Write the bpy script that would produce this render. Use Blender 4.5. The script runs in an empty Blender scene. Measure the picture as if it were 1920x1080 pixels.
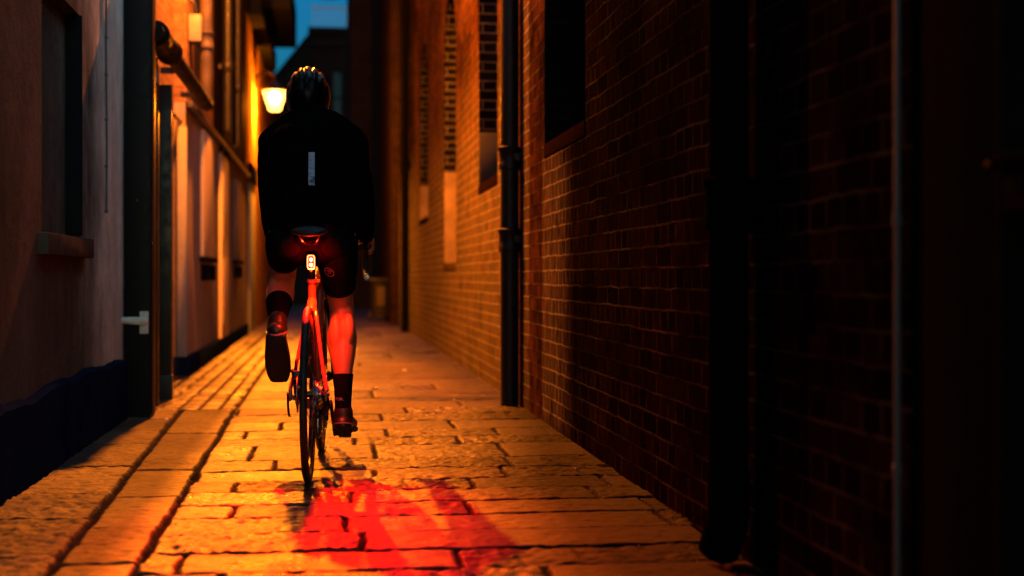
import bpy, bmesh, math, random
import numpy as np
from mathutils import Vector, Matrix
from mathutils.bvhtree import BVHTree
random.seed(7)
sc = bpy.context.scene
COL = sc.collection
R = math.radians

# ------------------------------------------------------------------ camera
cam = bpy.data.cameras.new('camera')
co = bpy.data.objects.new('camera', cam)
COL.objects.link(co)
co.location = (0, 0, 0.79)
co.rotation_euler = (R(90), 0, -R(7.27))
cam.sensor_width = 36
cam.lens = 50
cam.shift_y = -20 / 1920
cam.clip_start = 0.05
cam.clip_end = 400
cam.dof.use_dof = True
cam.dof.focus_distance = 5.75
cam.dof.aperture_fstop = 1.7
sc.camera = co

# ------------------------------------------------------------------ dusk sky
w = bpy.data.worlds.new('World')
sc.world = w
w.use_nodes = True
nt = w.node_tree
bg = nt.nodes['Background']
sky = nt.nodes.new('ShaderNodeTexSky')
sky.sky_type = 'NISHITA'
sky.sun_disc = False
sky.sun_elevation = R(0.5)
sky.sun_rotation = R(200)
mul = nt.nodes.new('ShaderNodeMix')
mul.data_type = 'RGBA'
mul.blend_type = 'MULTIPLY'
mul.inputs[0].default_value = 1
geo = nt.nodes.new('ShaderNodeTexCoord')
spx = nt.nodes.new('ShaderNodeSeparateXYZ')
nt.links.new(geo.outputs['Generated'], spx.inputs[0])
mr = nt.nodes.new('ShaderNodeMapRange')
mr.inputs[1].default_value = 0.75; mr.inputs[2].default_value = 0.25
nt.links.new(spx.outputs[1], mr.inputs[0])
tint = nt.nodes.new('ShaderNodeMix'); tint.data_type = 'RGBA'
tint.inputs[6].default_value = (0.02, 0.36, 1.1, 1)
tint.inputs[7].default_value = (1.1, 1.9, 2.8, 1)
mx = nt.nodes.new('ShaderNodeMapRange')
mx.inputs[1].default_value = -0.02; mx.inputs[2].default_value = 0.35
nt.links.new(spx.outputs[0], mx.inputs[0])
glow = nt.nodes.new('ShaderNodeMix'); glow.data_type = 'RGBA'
glow.inputs[6].default_value = (0.5, 1.0, 1.6, 1)
glow.inputs[7].default_value = (7.5, 11.5, 13.0, 1)  # right side of the sky brightened as added grey fill for the left wall
nt.links.new(mx.outputs[0], glow.inputs[0])
nt.links.new(glow.outputs[2], tint.inputs[7])
nt.links.new(mr.outputs[0], tint.inputs[0])
nt.links.new(tint.outputs[2], mul.inputs[7])
nt.links.new(sky.outputs[0], mul.inputs[6])
nt.links.new(mul.outputs[2], bg.inputs[0])
bg.inputs[1].default_value = 0.11

sc.view_settings.view_transform = 'Standard'
sc.view_settings.look = 'None'
sc.view_settings.exposure = 2.0
sc.view_settings.gamma = 1

LAMP_COL = (1.0, 0.205, 0.004)
LAMP_S = 330.0       # glow of the lantern bowls
RED_W = 6.0          # tail light

# ------------------------------------------------------------------ helpers
def thing(name, label, cat, loc=(0, 0, 0), rz=0, group=None, kind=None):
    o = bpy.data.objects.new(name, None)
    COL.objects.link(o)
    o.empty_display_size = 0.1
    o.location = loc
    o.rotation_euler = (0, 0, rz)
    return tag(o, label, cat, group, kind)

def tag(o, label=None, cat=None, group=None, kind=None):
    if label: o['label'] = label
    if cat: o['category'] = cat
    if group: o['group'] = group
    if kind: o['kind'] = kind
    return o

def catmull(pts, sub):
    P = [np.array(p, float) for p in pts]
    if len(P) < 3 or sub < 2:
        return P
    out = []
    for i in range(len(P) - 1):
        p0 = P[max(i - 1, 0)]; p1 = P[i]; p2 = P[i + 1]; p3 = P[min(i + 2, len(P) - 1)]
        for k in range(sub):
            t = k / sub
            out.append(0.5 * ((2 * p1) + (-p0 + p2) * t + (2 * p0 - 5 * p1 + 4 * p2 - p3) * t * t + (-p0 + 3 * p1 - 3 * p2 + p3) * t ** 3))
    out.append(P[-1])
    return out

class MB:
    """collects shapes into one mesh"""
    def __init__(s):
        s.bm = bmesh.new()
    def box(s, x0, x1, y0, y1, z0, z1, bev=0.0, mat=None):
        r = bmesh.ops.create_cube(s.bm, size=1)
        vs = r['verts']
        for v in vs:
            v.co = Vector(((x0 + x1) / 2 + v.co.x * (x1 - x0), (y0 + y1) / 2 + v.co.y * (y1 - y0), (z0 + z1) / 2 + v.co.z * (z1 - z0)))
        if bev:
            es = list({e for v in vs for e in v.link_edges})
            r2 = bmesh.ops.bevel(s.bm, geom=es, offset=bev, segments=2, affect='EDGES', profile=0.6)
            vs = list({v for f in r2['faces'] for v in f.verts} | {v for v in vs if v.is_valid})
        if mat is not None:
            for v in vs: v.co = mat @ v.co
        return s
    def ring_sweep(s, rings, closed=False, cap=True):
        prev = None; first = None
        for ring in rings:
            vs = [s.bm.verts.new(p) for p in ring]
            if prev:
                n = len(vs)
                for i in range(n):
                    s.bm.faces.new((prev[i], prev[(i + 1) % n], vs[(i + 1) % n], vs[i]))
            else:
                first = vs
            prev = vs
        n = len(prev)
        if closed:
            for i in range(n):
                s.bm.faces.new((prev[i], prev[(i + 1) % n], first[(i + 1) % n], first[i]))
        elif cap:
            s.bm.faces.new(first[::-1]); s.bm.faces.new(prev)
        return s
    def loft(s, pts, n=14, sub=4, ref=(1, 0, 0), closed=False, round_ends=True, sq=2.0):
        """pts: (x,y,z,ra,rb)  ra along ref, rb across"""
        P = catmull(pts, sub) if not closed else [np.array(p, float) for p in pts]
        rings = []
        ref = np.array(ref, float)
        N = len(P)
        C = [p[:3] for p in P]
        frames = []
        for i in range(N):
            if closed: t = C[(i + 1) % N] - C[(i - 1) % N]
            else: t = C[min(i + 1, N - 1)] - C[max(i - 1, 0)]
            t = t / (np.linalg.norm(t) + 1e-9)
            a = ref - t * np.dot(ref, t)
            if np.linalg.norm(a) < 1e-3:
                a = np.array((0, 0, 1.0)) - t * t[2]
            a /= np.linalg.norm(a)
            frames.append((t, a, np.cross(t, a)))
        def ring(c, a, b, ra, rb):
            out = []
            for k in range(n):
                th = 2 * math.pi * k / n
                cx = math.copysign(abs(math.cos(th)) ** (2 / sq), math.cos(th)); sy = math.copysign(abs(math.sin(th)) ** (2 / sq), math.sin(th))
                out.append(tuple(c + a * ra * cx + b * rb * sy))
            return out
        if round_ends and not closed:
            t, a, b = frames[0]; ra, rb = P[0][3], P[0][4]; m = min(ra, rb)
            for q in (80, 55, 28):
                k = math.cos(R(q)); rings.append(ring(C[0] - t * m * math.sin(R(q)), a, b, ra * k, rb * k))
        for i in range(N):
            t, a, b = frames[i]
            rings.append(ring(C[i], a, b, P[i][3], P[i][4]))
        if round_ends and not closed:
            t, a, b = frames[-1]; ra, rb = P[-1][3], P[-1][4]; m = min(ra, rb)
            for q in (28, 55, 80):
                k = math.cos(R(q)); rings.append(ring(C[-1] + t * m * math.sin(R(q)), a, b, ra * k, rb * k))
        return s.ring_sweep(rings, closed=closed)
    def tube(s, pts, r, n=10, sub=1, closed=False, ref=(1, 0, 0), r2=None):
        L = len(pts)
        q = []
        for i, p in enumerate(pts):
            rr = r if r2 is None else r + (r2 - r) * i / max(L - 1, 1)
            q.append((p[0], p[1], p[2], rr, rr))
        return s.loft(q, n=n, sub=sub, closed=closed, ref=ref, round_ends=False)
    def lathe(s, prof, c=(0, 0, 0), axis='z', n=28, closed=False):
        rings = []
        for r, h in prof:
            ring = []
            for k in range(n):
                th = 2 * math.pi * k / n
                u, v = r * math.cos(th), r * math.sin(th)
                if axis == 'z': p = (c[0] + u, c[1] + v, c[2] + h)
                elif axis == 'x': p = (c[0] + h, c[1] + u, c[2] + v)
                else: p = (c[0] + v, c[1] + h, c[2] + u)
                ring.append(p)
            rings.append(ring)
        return s.ring_sweep(rings, closed=closed)
    def ball(s, c, rx, ry, rz, u=16, v=10, rot=None):
        r = bmesh.ops.create_uvsphere(s.bm, u_segments=u, v_segments=v, radius=1)
        for x in r['verts']:
            p = Vector((x.co.x * rx, x.co.y * ry, x.co.z * rz))
            if rot is not None: p = rot @ p
            x.co = p + Vector(c)
        return s
    def quad(s, *ps):
        s.bm.faces.new([s.bm.verts.new(p) for p in ps]); return s
    def mesh(s, name, smooth=35):
        bmesh.ops.recalc_face_normals(s.bm, faces=s.bm.faces[:])
        me = bpy.data.meshes.new(name)
        s.bm.to_mesh(me); s.bm.free()
        finish(me, smooth)
        return me
    def build(s, name, mat, parent=None, label=None, smooth=35):
        return link(name, s.mesh(name, smooth), mat, parent, label)

def finish(me, smooth=35):
    n = len(me.polygons)
    if smooth:
        me.polygons.foreach_set('use_smooth', [True] * n)
        me.set_sharp_from_angle(angle=R(smooth))
    uv = me.uv_layers.new(name='UVMap')
    for p in me.polygons:
        a = [abs(c) for c in p.normal]
        for li in p.loop_indices:
            c = me.vertices[me.loops[li].vertex_index].co
            if a[2] >= a[0] and a[2] >= a[1]: uv.data[li].uv = (c.x, c.y)
            elif a[0] >= a[1]: uv.data[li].uv = (c.y, c.z)
            else: uv.data[li].uv = (c.x, c.z)

def link(name, me, mat, parent=None, label=None):
    o = bpy.data.objects.new(name, me)
    COL.objects.link(o)
    if mat: me.materials.append(mat)
    if parent: o.parent = parent
    if label: o['label'] = label
    return o

def remeshed(mb, voxel, name, smooth_it=4):
    """union of overlapping lofts into one continuous surface"""
    bmesh.ops.recalc_face_normals(mb.bm, faces=mb.bm.faces[:])
    me = bpy.data.meshes.new(name + '_tmp'); mb.bm.to_mesh(me); mb.bm.free()
    o = bpy.data.objects.new('tmp', me); COL.objects.link(o)
    m = o.modifiers.new('r', 'REMESH'); m.mode = 'VOXEL'; m.voxel_size = voxel
    m2 = o.modifiers.new('s', 'SMOOTH'); m2.iterations = smooth_it; m2.factor = 0.5
    dg = bpy.context.evaluated_depsgraph_get()
    out = bpy.data.meshes.new_from_object(o.evaluated_get(dg))
    bpy.data.objects.remove(o); bpy.data.meshes.remove(me)
    out.name = name
    finish(out, 0)
    out.polygons.foreach_set('use_smooth', [True] * len(out.polygons))
    return out

# ------------------------------------------------------------------ materials
class NG:
    def __init__(s, name):
        s.m = bpy.data.materials.new(name); s.m.use_nodes = True
        s.t = s.m.node_tree; s.b = s.t.nodes['Principled BSDF']
    def n(s, typ, **kw):
        x = s.t.nodes.new('ShaderNode' + typ)
        for k, v in kw.items(): setattr(x, k, v)
        return x
    def l(s, a, b): s.t.links.new(a, b)
    def val(s, sock, v):
        if hasattr(v, 'is_linked') or hasattr(v, 'links'): s.l(v, sock)
        else: sock.default_value = v
    def coord(s, which='Object'): return s.n('TexCoord').outputs[which]
    def mapping(s, v, scale=(1, 1, 1), loc=(0, 0, 0)):
        m = s.n('Mapping'); s.l(v, m.inputs[0]); m.inputs['Scale'].default_value = scale; m.inputs['Location'].default_value = loc
        return m.outputs[0]
    def noise(s, v, scale, detail=5, rough=0.55, dist=0.0):
        x = s.n('TexNoise'); s.l(v, x.inputs['Vector']); x.inputs['Scale'].default_value = scale
        x.inputs['Detail'].default_value = detail; x.inputs['Roughness'].default_value = rough; x.inputs['Distortion'].default_value = dist
        return x
    def ramp(s, f, stops):
        r = s.n('ValToRGB'); s.l(f, r.inputs[0]); e = r.color_ramp.elements
        while len(e) < len(stops): e.new(0.5)
        for k, (p, c) in enumerate(stops):
            e[k].position = p; e[k].color = (c, c, c, 1) if not hasattr(c, '__len__') else (*c, 1)
        return r.outputs[0]
    def mix(s, f, a, b, blend='MIX'):
        x = s.n('Mix', data_type='RGBA', blend_type=blend)
        s.val(x.inputs[0], f)
        for i, v in ((6, a), (7, b)):
            if isinstance(v, tuple): x.inputs[i].default_value = (*v, 1) if len(v) == 3 else v
            else: s.l(v, x.inputs[i])
        return x.outputs[2]
    def math(s, op, a, b=0.0, c=None, clamp=False):
        x = s.n('Math', operation=op, use_clamp=clamp)
        s.val(x.inputs[0], a); s.val(x.inputs[1], b)
        if c is not None: s.val(x.inputs[2], c)
        return x.outputs[0]
    def mapr(s, v, a, b, c=0.0, d=1.0):
        x = s.n('MapRange', interpolation_type='SMOOTHSTEP'); s.l(v, x.inputs[0])
        for i, q in enumerate((a, b, c, d)): x.inputs[1 + i].default_value = q
        return x.outputs[0]
    def bump(s, h, strength=0.5, dist=0.01, prev=None):
        x = s.n('Bump'); x.inputs['Strength'].default_value = strength; x.inputs['Distance'].default_value = dist
        s.l(h, x.inputs['Height'])
        if prev is not None: s.l(prev, x.inputs['Normal'])
        return x.outputs[0]
    def done(s, col=None, rough=None, normal=None, metal=None, spec=None):
        b = s.b
        if spec is not None and spec < 0.1: b.inputs['IOR'].default_value = 1.03
        if col is not None:
            if isinstance(col, tuple): b.inputs['Base Color'].default_value = (*col, 1)
            else: s.l(col, b.inputs['Base Color'])
        if rough is not None: s.val(b.inputs['Roughness'], rough)
        if normal is not None: s.l(normal, b.inputs['Normal'])
        if metal is not None: b.inputs['Metallic'].default_value = metal
        if spec is not None: b.inputs['Specular IOR Level'].default_value = spec
        return s.m

def simple(name, col, rough=0.5, metal=0.0, var=0.3, scale=12.0, bump=0.15, bdist=0.002, spec=0.5):
    g = NG(name); v = g.coord()
    n = g.noise(v, scale, 6, 0.6)
    f = g.ramp(n.outputs[0], [(0.3, 1 - var), (0.7, 1 + 0 * var)])
    c = g.mix(1.0, tuple(col), f, 'MULTIPLY')
    n2 = g.noise(v, scale * 6, 4, 0.6)
    r = g.mapr(n.outputs[0], 0.3, 0.7, max(rough - 0.12, 0.03), min(rough + 0.12, 1))
    return g.done(c, r, g.bump(n2.outputs[0], bump, bdist), metal, spec)

def emis(name, col, s):
    g = NG(name)
    g.b.inputs['Base Color'].default_value = (0.8, 0.8, 0.8, 1)
    g.b.inputs['Emission Color'].default_value = (*col, 1)
    g.b.inputs['Emission Strength'].default_value = s
    return g.m

def brick_mat(name, c1, c2, mortar, wash=None, strip=None, sooty=False, bw=0.225, rh=0.075, mort=0.011, warp=0.020, bumpd=0.012, rough=0.85, spec=0.02, lit_span=None):
    g = NG(name)
    uv = g.coord('UV')
    wn = g.noise(uv, 6.0, 3, 0.6)
    off = g.n('VectorMath', operation='SUBTRACT'); g.l(wn.outputs['Color'], off.inputs[0]); off.inputs[1].default_value = (0.5, 0.5, 0.5)
    sc_ = g.n('VectorMath', operation='SCALE'); g.l(off.outputs[0], sc_.inputs[0]); sc_.inputs['Scale'].default_value = warp
    wv = g.n('VectorMath', operation='ADD'); g.l(uv, wv.inputs[0]); g.l(sc_.outputs[0], wv.inputs[1])
    b = g.n('TexBrick', offset=0.5, offset_frequency=2, squash=0.5, squash_frequency=2)
    g.l(wv.outputs[0], b.inputs['Vector'])
    b.inputs['Scale'].default_value = 1.0
    b.inputs['Brick Width'].default_value = bw
    b.inputs['Row Height'].default_value = rh
    b.inputs['Mortar Size'].default_value = mort * 0.5
    b.inputs['Mortar Smooth'].default_value = 0.35
    b.inputs['Color1'].default_value = (*c1, 1); b.inputs['Color2'].default_value = (*c2, 1); b.inputs['Mortar'].default_value = (*mortar, 1)
    n1 = g.noise(uv, 1.7, 6, 0.65)
    n2 = g.noise(uv, 38.0, 6, 0.7)
    n3 = g.noise(uv, 9.0, 5, 0.7)
    col = g.mix(1.0, b.outputs['Color'], g.ramp(n3.outputs[0], [(0.3, 0.55), (0.72, 1.25)]), 'MULTIPLY')
    col = g.mix(1.0, col, g.ramp(n1.outputs[0], [(0.3, 0.6), (0.7, 1.2)]), 'MULTIPLY')
    sep = g.n('SeparateXYZ'); g.l(uv, sep.inputs[0]); U, V = sep.outputs[0], sep.outputs[1]
    if lit_span:  # lamp-lit stretch brightened in the colour, brick left dark before and beyond
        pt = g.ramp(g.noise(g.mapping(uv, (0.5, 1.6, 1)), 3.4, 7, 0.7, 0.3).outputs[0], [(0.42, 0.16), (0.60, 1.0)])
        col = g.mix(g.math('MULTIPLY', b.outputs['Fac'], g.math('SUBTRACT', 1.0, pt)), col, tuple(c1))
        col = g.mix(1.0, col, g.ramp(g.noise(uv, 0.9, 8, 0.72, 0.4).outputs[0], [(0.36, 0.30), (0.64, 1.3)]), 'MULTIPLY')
        col = g.mix(g.math('MULTIPLY', g.mapr(g.math('ADD', U, g.math('MULTIPLY', g.math('SUBTRACT', n3.outputs[0], 0.5), 1.6)), lit_span[0] - 0.9, lit_span[0] + 0.7), g.mapr(U, lit_span[2], lit_span[2] + 1.0, 1.0, 0.0)), col, g.mix(b.outputs['Fac'], g.mix(1.0, col, lit_span[1], 'MULTIPLY'), g.mix(1.0, col, (2.6, 2.2, 1.9), 'MULTIPLY')))
    notm = g.math('SUBTRACT', 1.0, b.outputs['Fac'])
    if wash:   # worn lime wash: (u start, u full, z full, z none, strength, colour)
        u0, u1, zf, zn, st, wc = wash
        m = g.math('MULTIPLY', g.mapr(U, u0, u1), g.mapr(V, zf, zn, 1.0, 0.0))
        wear = g.ramp(g.noise(uv, 5.0, 8, 0.75).outputs[0], [(0.32, 0.25), (0.54, 1.0)])
        m = g.math('MULTIPLY', m, wear)
        m2 = g.math('MULTIPLY', m, g.math('ADD', g.math('MULTIPLY', b.outputs['Fac'], 0.75), 0.38), clamp=True)
        col = g.mix(g.math('MULTIPLY', m2, st), col, wc)
    if strip:  # bands of grey render slurry along the wall (u0,u1,strength)
        for (u0, u1, z0, z1, st, wc) in strip:
            m = g.math('MULTIPLY', g.mapr(U, u0 - 0.05 - 0.2 * (u0 < 8), u0 + 0.05 + 0.3 * (u0 < 8)), g.mapr(U, u1 - 0.05, u1 + 0.05, 1.0, 0.0))
            m = g.math('MULTIPLY', m, g.math('MULTIPLY', g.mapr(V, z0 - 0.1, z0 + 0.1), g.mapr(V, z1 - 0.2, z1 + 0.2, 1.0, 0.0)))
            wear = g.ramp(g.noise(g.mapping(uv, (3.2, 0.5, 1)), 9.0, 8, 0.75).outputs[0], [(0.40, 0.0), (0.55, 1.0)])
            m = g.math('MULTIPLY', m, g.math('ADD', g.math('MULTIPLY', b.outputs['Fac'], 0.8), 0.22), clamp=True)
            col = g.mix(g.math('MULTIPLY', g.math('MULTIPLY', m, wear), st), col, wc)
    h = g.math('ADD', g.math('MULTIPLY', notm, 0.75), g.math('MULTIPLY', n2.outputs[0], 0.22))
    h = g.math('ADD', h, g.math('MULTIPLY', n3.outputs[0], 0.45))
    ro = g.mapr(n3.outputs[0], 0.35, 0.7, rough - 0.15, min(rough + 0.15, 1))
    return g.done(col, ro, g.bump(h, 1.0, bumpd), spec=spec)

def plaster_mat(name, c, dark=0.7, streak=0.5, bumpd=0.006, rough=0.85, lit_pool=None):
    g = NG(name); uv = g.coord('UV')
    n1 = g.noise(g.mapping(uv, (1.0, 0.5, 1)), 2.2, 6, 0.65)
    n2 = g.noise(g.mapping(uv, (1.0, 0.8, 1)), 13.0, 8, 0.7, 0.4)
    n3 = g.noise(uv, 90.0, 5, 0.6)
    n4 = g.noise(uv, 1.2, 4, 0.5)
    col = g.mix(1.0, tuple(c), g.ramp(n1.outputs[0], [(0.32, dark), (0.66, 1.0)]), 'MULTIPLY')
    col = g.mix(1.0, col, g.ramp(n2.outputs[0], [(0.25, 0.8), (0.6, 1.0)]), 'MULTIPLY')
    sep = g.n('SeparateXYZ'); g.l(uv, sep.inputs[0])
    if lit_pool:  # pool of grey light put into the colour as a brighter band
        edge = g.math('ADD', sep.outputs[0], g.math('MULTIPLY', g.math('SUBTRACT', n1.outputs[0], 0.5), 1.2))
        col = g.mix(g.mapr(edge, lit_pool[0], lit_pool[1]), col, g.mix(1.0, col, lit_pool[2], 'MULTIPLY'))
    dirt_shade = g.math('MULTIPLY', g.mapr(sep.outputs[1], 0.3, 0.9, 0.55, 0.0), n4.outputs[0])
    col = g.mix(dirt_shade, col, (0.10, 0.09, 0.075))
    h = g.math('ADD', g.math('MULTIPLY', n2.outputs[0], streak), g.math('MULTIPLY', n3.outputs[0], 0.25))
    return g.done(col, rough, g.bump(h, 1.0, bumpd), spec=0.08)

def stone_mat():
    g = NG('worn_paving_stone')
    v = g.coord()
    at = g.n('Attribute', attribute_name='tint')
    n1 = g.noise(v, 14.0, 8, 0.7)
    n2 = g.noise(v, 70.0, 6, 0.7)
    n3 = g.noise(v, 2.2, 4, 0.6)
    col = g.mix(1.0, at.outputs['Color'], g.ramp(n1.outputs[0], [(0.3, 0.55), (0.7, 1.25)]), 'MULTIPLY')
    col = g.mix(1.0, col, g.ramp(n3.outputs[0], [(0.3, 0.75), (0.7, 1.15)]), 'MULTIPLY')
    r = g.math('ADD', g.mapr(n3.outputs[0], 0.35, 0.65, 0.19, 0.33), g.mapr(n1.outputs[0], 0.3, 0.7, -0.05, 0.12))
    top = at.outputs['Alpha']
    r = g.math('ADD', g.math('MULTIPLY', r, top), g.math('SUBTRACT', 1.0, top))
    g.l(g.math('MULTIPLY', top, 0.8), g.b.inputs['Specular IOR Level'])
    h = g.math('ADD', g.math('MULTIPLY', n1.outputs[0], 0.7), g.math('MULTIPLY', n2.outputs[0], 0.35))
    return g.done(col, r, g.bump(h, 1.0, 0.011))

M = {}
M['stone'] = stone_mat()
M['soil'] = simple('packed_soil', (0.03, 0.025, 0.02), 0.9, bump=0.5, bdist=0.01)
M['brick_near'] = brick_mat('sooty_brick_lit_span', (0.004, 0.0025, 0.0024), (0.011, 0.0055, 0.0045), (0.045, 0.045, 0.050),
                            wash=(8.4, 9.6, 1.2, 2.8, 0.9, (0.25, 0.245, 0.24)), lit_span=(7.5, (8.5, 6.8, 5.8), 19.0),
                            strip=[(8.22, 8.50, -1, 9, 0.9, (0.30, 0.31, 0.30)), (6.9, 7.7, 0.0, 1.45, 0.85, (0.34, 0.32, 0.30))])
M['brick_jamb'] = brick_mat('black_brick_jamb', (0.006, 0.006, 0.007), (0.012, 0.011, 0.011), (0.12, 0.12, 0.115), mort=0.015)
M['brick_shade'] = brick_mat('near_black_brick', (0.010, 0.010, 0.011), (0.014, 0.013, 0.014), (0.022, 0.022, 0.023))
M['brick_warm'] = brick_mat('weathered_yellow_brick', (0.22, 0.12, 0.06), (0.32, 0.19, 0.09), (0.16, 0.11, 0.07), warp=0.02)
M['brick_dark'] = brick_mat('dark_brick', (0.016, 0.011, 0.010), (0.026, 0.017, 0.014), (0.035, 0.028, 0.025))
M['brick_end'] = brick_mat('far_dark_brick', (0.010, 0.010, 0.012), (0.014, 0.013, 0.014), (0.016, 0.016, 0.017))
M['plaster_near'] = plaster_mat('old_cream_render', (0.105, 0.088, 0.070), 0.45, 1.3, 0.014, lit_pool=(6.6, 7.8, (6.2, 7.4, 8.2)))
M['plaster_far'] = plaster_mat('pinkish_render', (0.36, 0.32, 0.30), 0.8, 0.5)
M['plaster_grey'] = plaster_mat('pale_grey_render', (0.45, 0.45, 0.40), 0.85, 0.5)
M['navy'] = simple('navy_plinth_paint', (0.008, 0.016, 0.045), 0.9, var=0.5, scale=5, bump=0.6, bdist=0.006, spec=0.05)
M['cream_dull'] = simple('dull_cream_paint', (0.30, 0.25, 0.19), 0.9, var=0.5, scale=5, spec=0.05)
M['grey_dull'] = simple('dull_grey_paint', (0.10, 0.105, 0.10), 0.9, var=0.5, scale=5, spec=0.05)
M['cream'] = simple('cream_paint', (0.80, 0.68, 0.48), 0.6, var=0.2)
M['white'] = simple('chipped_white_paint', (0.68, 0.67, 0.63), 0.45, var=0.3, scale=30, bump=0.3)
M['paleblue'] = simple('pale_blue_paint', (0.35, 0.45, 0.50), 0.5, var=0.2)
M['greypaint'] = simple('grey_paint', (0.22, 0.22, 0.23), 0.6)
def chipped():
    g = NG('chipped_black_paint'); v = g.coord()
    n = g.noise(g.mapping(v, (1, 1, 0.55)), 17.0, 5, 0.6)
    chip = g.ramp(n.outputs[0], [(0.715, 0.0), (0.735, 1.0)])
    c = g.mix(chip, (0.0025, 0.0035, 0.006), (0.45, 0.52, 0.55))
    n2 = g.noise(v, 60, 4)
    return g.done(c, g.mapr(n2.outputs[0], 0.3, 0.7, 0.40, 0.6), g.bump(n2.outputs[0], 0.2, 0.002), spec=0.15)
M['chipped'] = chipped()
M['blackpaint'] = simple('gloss_black_paint', (0.006, 0.008, 0.012), 0.42, spec=0.3, var=0.3)
M['ironnear'] = simple('deep_black_pipe', (0.003, 0.003, 0.004), 0.7, spec=0.04)  # blacker, duller copy of the pipe black for the near pipe
M['matteblack'] = simple('matte_black_paint', (0.008, 0.008, 0.009), 0.9, spec=0.02)
M['iron'] = simple('black_cast_iron', (0.010, 0.011, 0.014), 0.42, spec=0.35, var=0.4, scale=20, bump=0.5, bdist=0.003)
M['rustpipe'] = simple('dull_black_pipe', (0.006, 0.005, 0.005), 0.6, bump=0.5, spec=0.15)
M['ironwarm'] = simple('old_painted_pipe', (0.07, 0.055, 0.045), 0.45, var=0.4)
M['sill'] = simple('worn_stone_sill', (0.075, 0.062, 0.05), 0.9, spec=0.05, var=0.4, bump=0.6, bdist=0.006)
M['brownstone'] = simple('brown_painted_sill', (0.014, 0.007, 0.005), 0.9, spec=0.02, var=0.4, bump=0.6, bdist=0.006)
M['galv'] = simple('dull_galvanised_steel', (0.06, 0.10, 0.13), 0.6, metal=0.0)
M['wood'] = simple('brown_door_boards', (0.11, 0.045, 0.02), 0.55, var=0.5, scale=6)
M['slate'] = simple('dark_slate', (0.012, 0.014, 0.018), 0.8, spec=0.05)
M['glass'] = simple('sky_teal_window_glass', (0.008, 0.07, 0.10), 0.5, spec=0.1, bump=0.02)  # sky reflection put into the pane colour as flat teal
def frosted():
    g = NG('frosted_lantern_glass'); t_ = g.t
    e = g.n('Emission'); e.inputs[0].default_value = (1.0, 0.42, 0.06, 1); e.inputs[1].default_value = 3.2
    tr = g.n('BsdfTransparent'); tr.inputs[0].default_value = (1, 0.97, 0.9, 1)
    mx_ = g.n('MixShader'); mx_.inputs[0].default_value = 0.5
    g.l(tr.outputs[0], mx_.inputs[1]); g.l(e.outputs[0], mx_.inputs[2])
    g.l(mx_.outputs[0], t_.nodes['Material Output'].inputs[0])
    return g.m
M['lantern_glow'] = frosted()
M['bulb'] = emis('bulb_glow', (1.0, 0.5, 0.12), 14.0)
# bicycle and rider
M['frame'] = simple('orange_red_frame_paint', (0.36, 0.09, 0.045), 0.3, var=0.1)
M['black'] = simple('black_rubber', (0.012, 0.012, 0.012), 0.6, bump=0.3)
M['tyre'] = simple('tyre_rubber', (0.014, 0.013, 0.013), 0.55, bump=0.4, scale=60)
M['alloy'] = simple('brushed_alloy', (0.35, 0.34, 0.33), 0.3, metal=1.0, scale=50)
M['darkmetal'] = simple('dark_anodised_metal', (0.06, 0.06, 0.065), 0.33, metal=0.8)
M['rim'] = simple('carbon_rim', (0.02, 0.02, 0.022), 0.25)
M['skin'] = simple('skin', (0.44, 0.17, 0.08), 0.45, var=0.15, scale=18, bump=0.12)
M['jacket'] = simple('black_jacket_fabric', (0.005, 0.0045, 0.005), 0.9, bump=0.35, scale=9, bdist=0.01, spec=0.05)
M['lycra'] = simple('black_lycra', (0.009, 0.008, 0.009), 0.7, bump=0.2, spec=0.08)
M['sock'] = simple('dark_knit_sock', (0.006, 0.005, 0.005), 0.9, bump=0.5, scale=70, spec=0.05)
M['shoe'] = simple('black_shoe_leather', (0.014, 0.012, 0.012), 0.4)
M['sole'] = simple('black_shoe_sole', (0.008, 0.008, 0.008), 0.6)
M['trim'] = simple('grey_shoe_trim', (0.22, 0.13, 0.12), 0.5)
M['helmet'] = simple('black_helmet', (0.003, 0.003, 0.003), 0.33, spec=0.2)
M['logo'] = simple('raised_print', (0.35, 0.25, 0.27), 0.5)
M['amber'] = simple('polished_rail', (0.75, 0.6, 0.35), 0.2, metal=1.0)

# ------------------------------------------------------------------ the ground
rng = np.random.default_rng(11)
LAT = rng.random((257, 257))
def vnoise(x, y, s, seed=0):
    x = x * s + seed * 17.3; y = y * s + seed * 9.1
    xi = np.floor(x).astype(int); yi = np.floor(y).astype(int)
    fx = x - xi; fy = y - yi
    fx = fx * fx * (3 - 2 * fx); fy = fy * fy * (3 - 2 * fy)
    a = LAT[xi % 257, yi % 257]; b = LAT[(xi + 1) % 257, yi % 257]
    c = LAT[xi % 257, (yi + 1) % 257]; d = LAT[(xi + 1) % 257, (yi + 1) % 257]
    return (a * (1 - fx) + b * fx) * (1 - fy) + (c * (1 - fx) + d * fx) * fy
def fbm(x, y, s, o=4, seed=0):
    t = 0; a = 1; n = 0
    for k in range(o):
        t = t + a * vnoise(x, y, s * 2 ** k, seed + k * 3); n += a; a *= 0.55
    return t / n - 0.5
H = rng.random(100003)
def hsh(i, k=0): return H[(i.astype(np.int64) * 7919 + k * 104729) % 100003]

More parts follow.
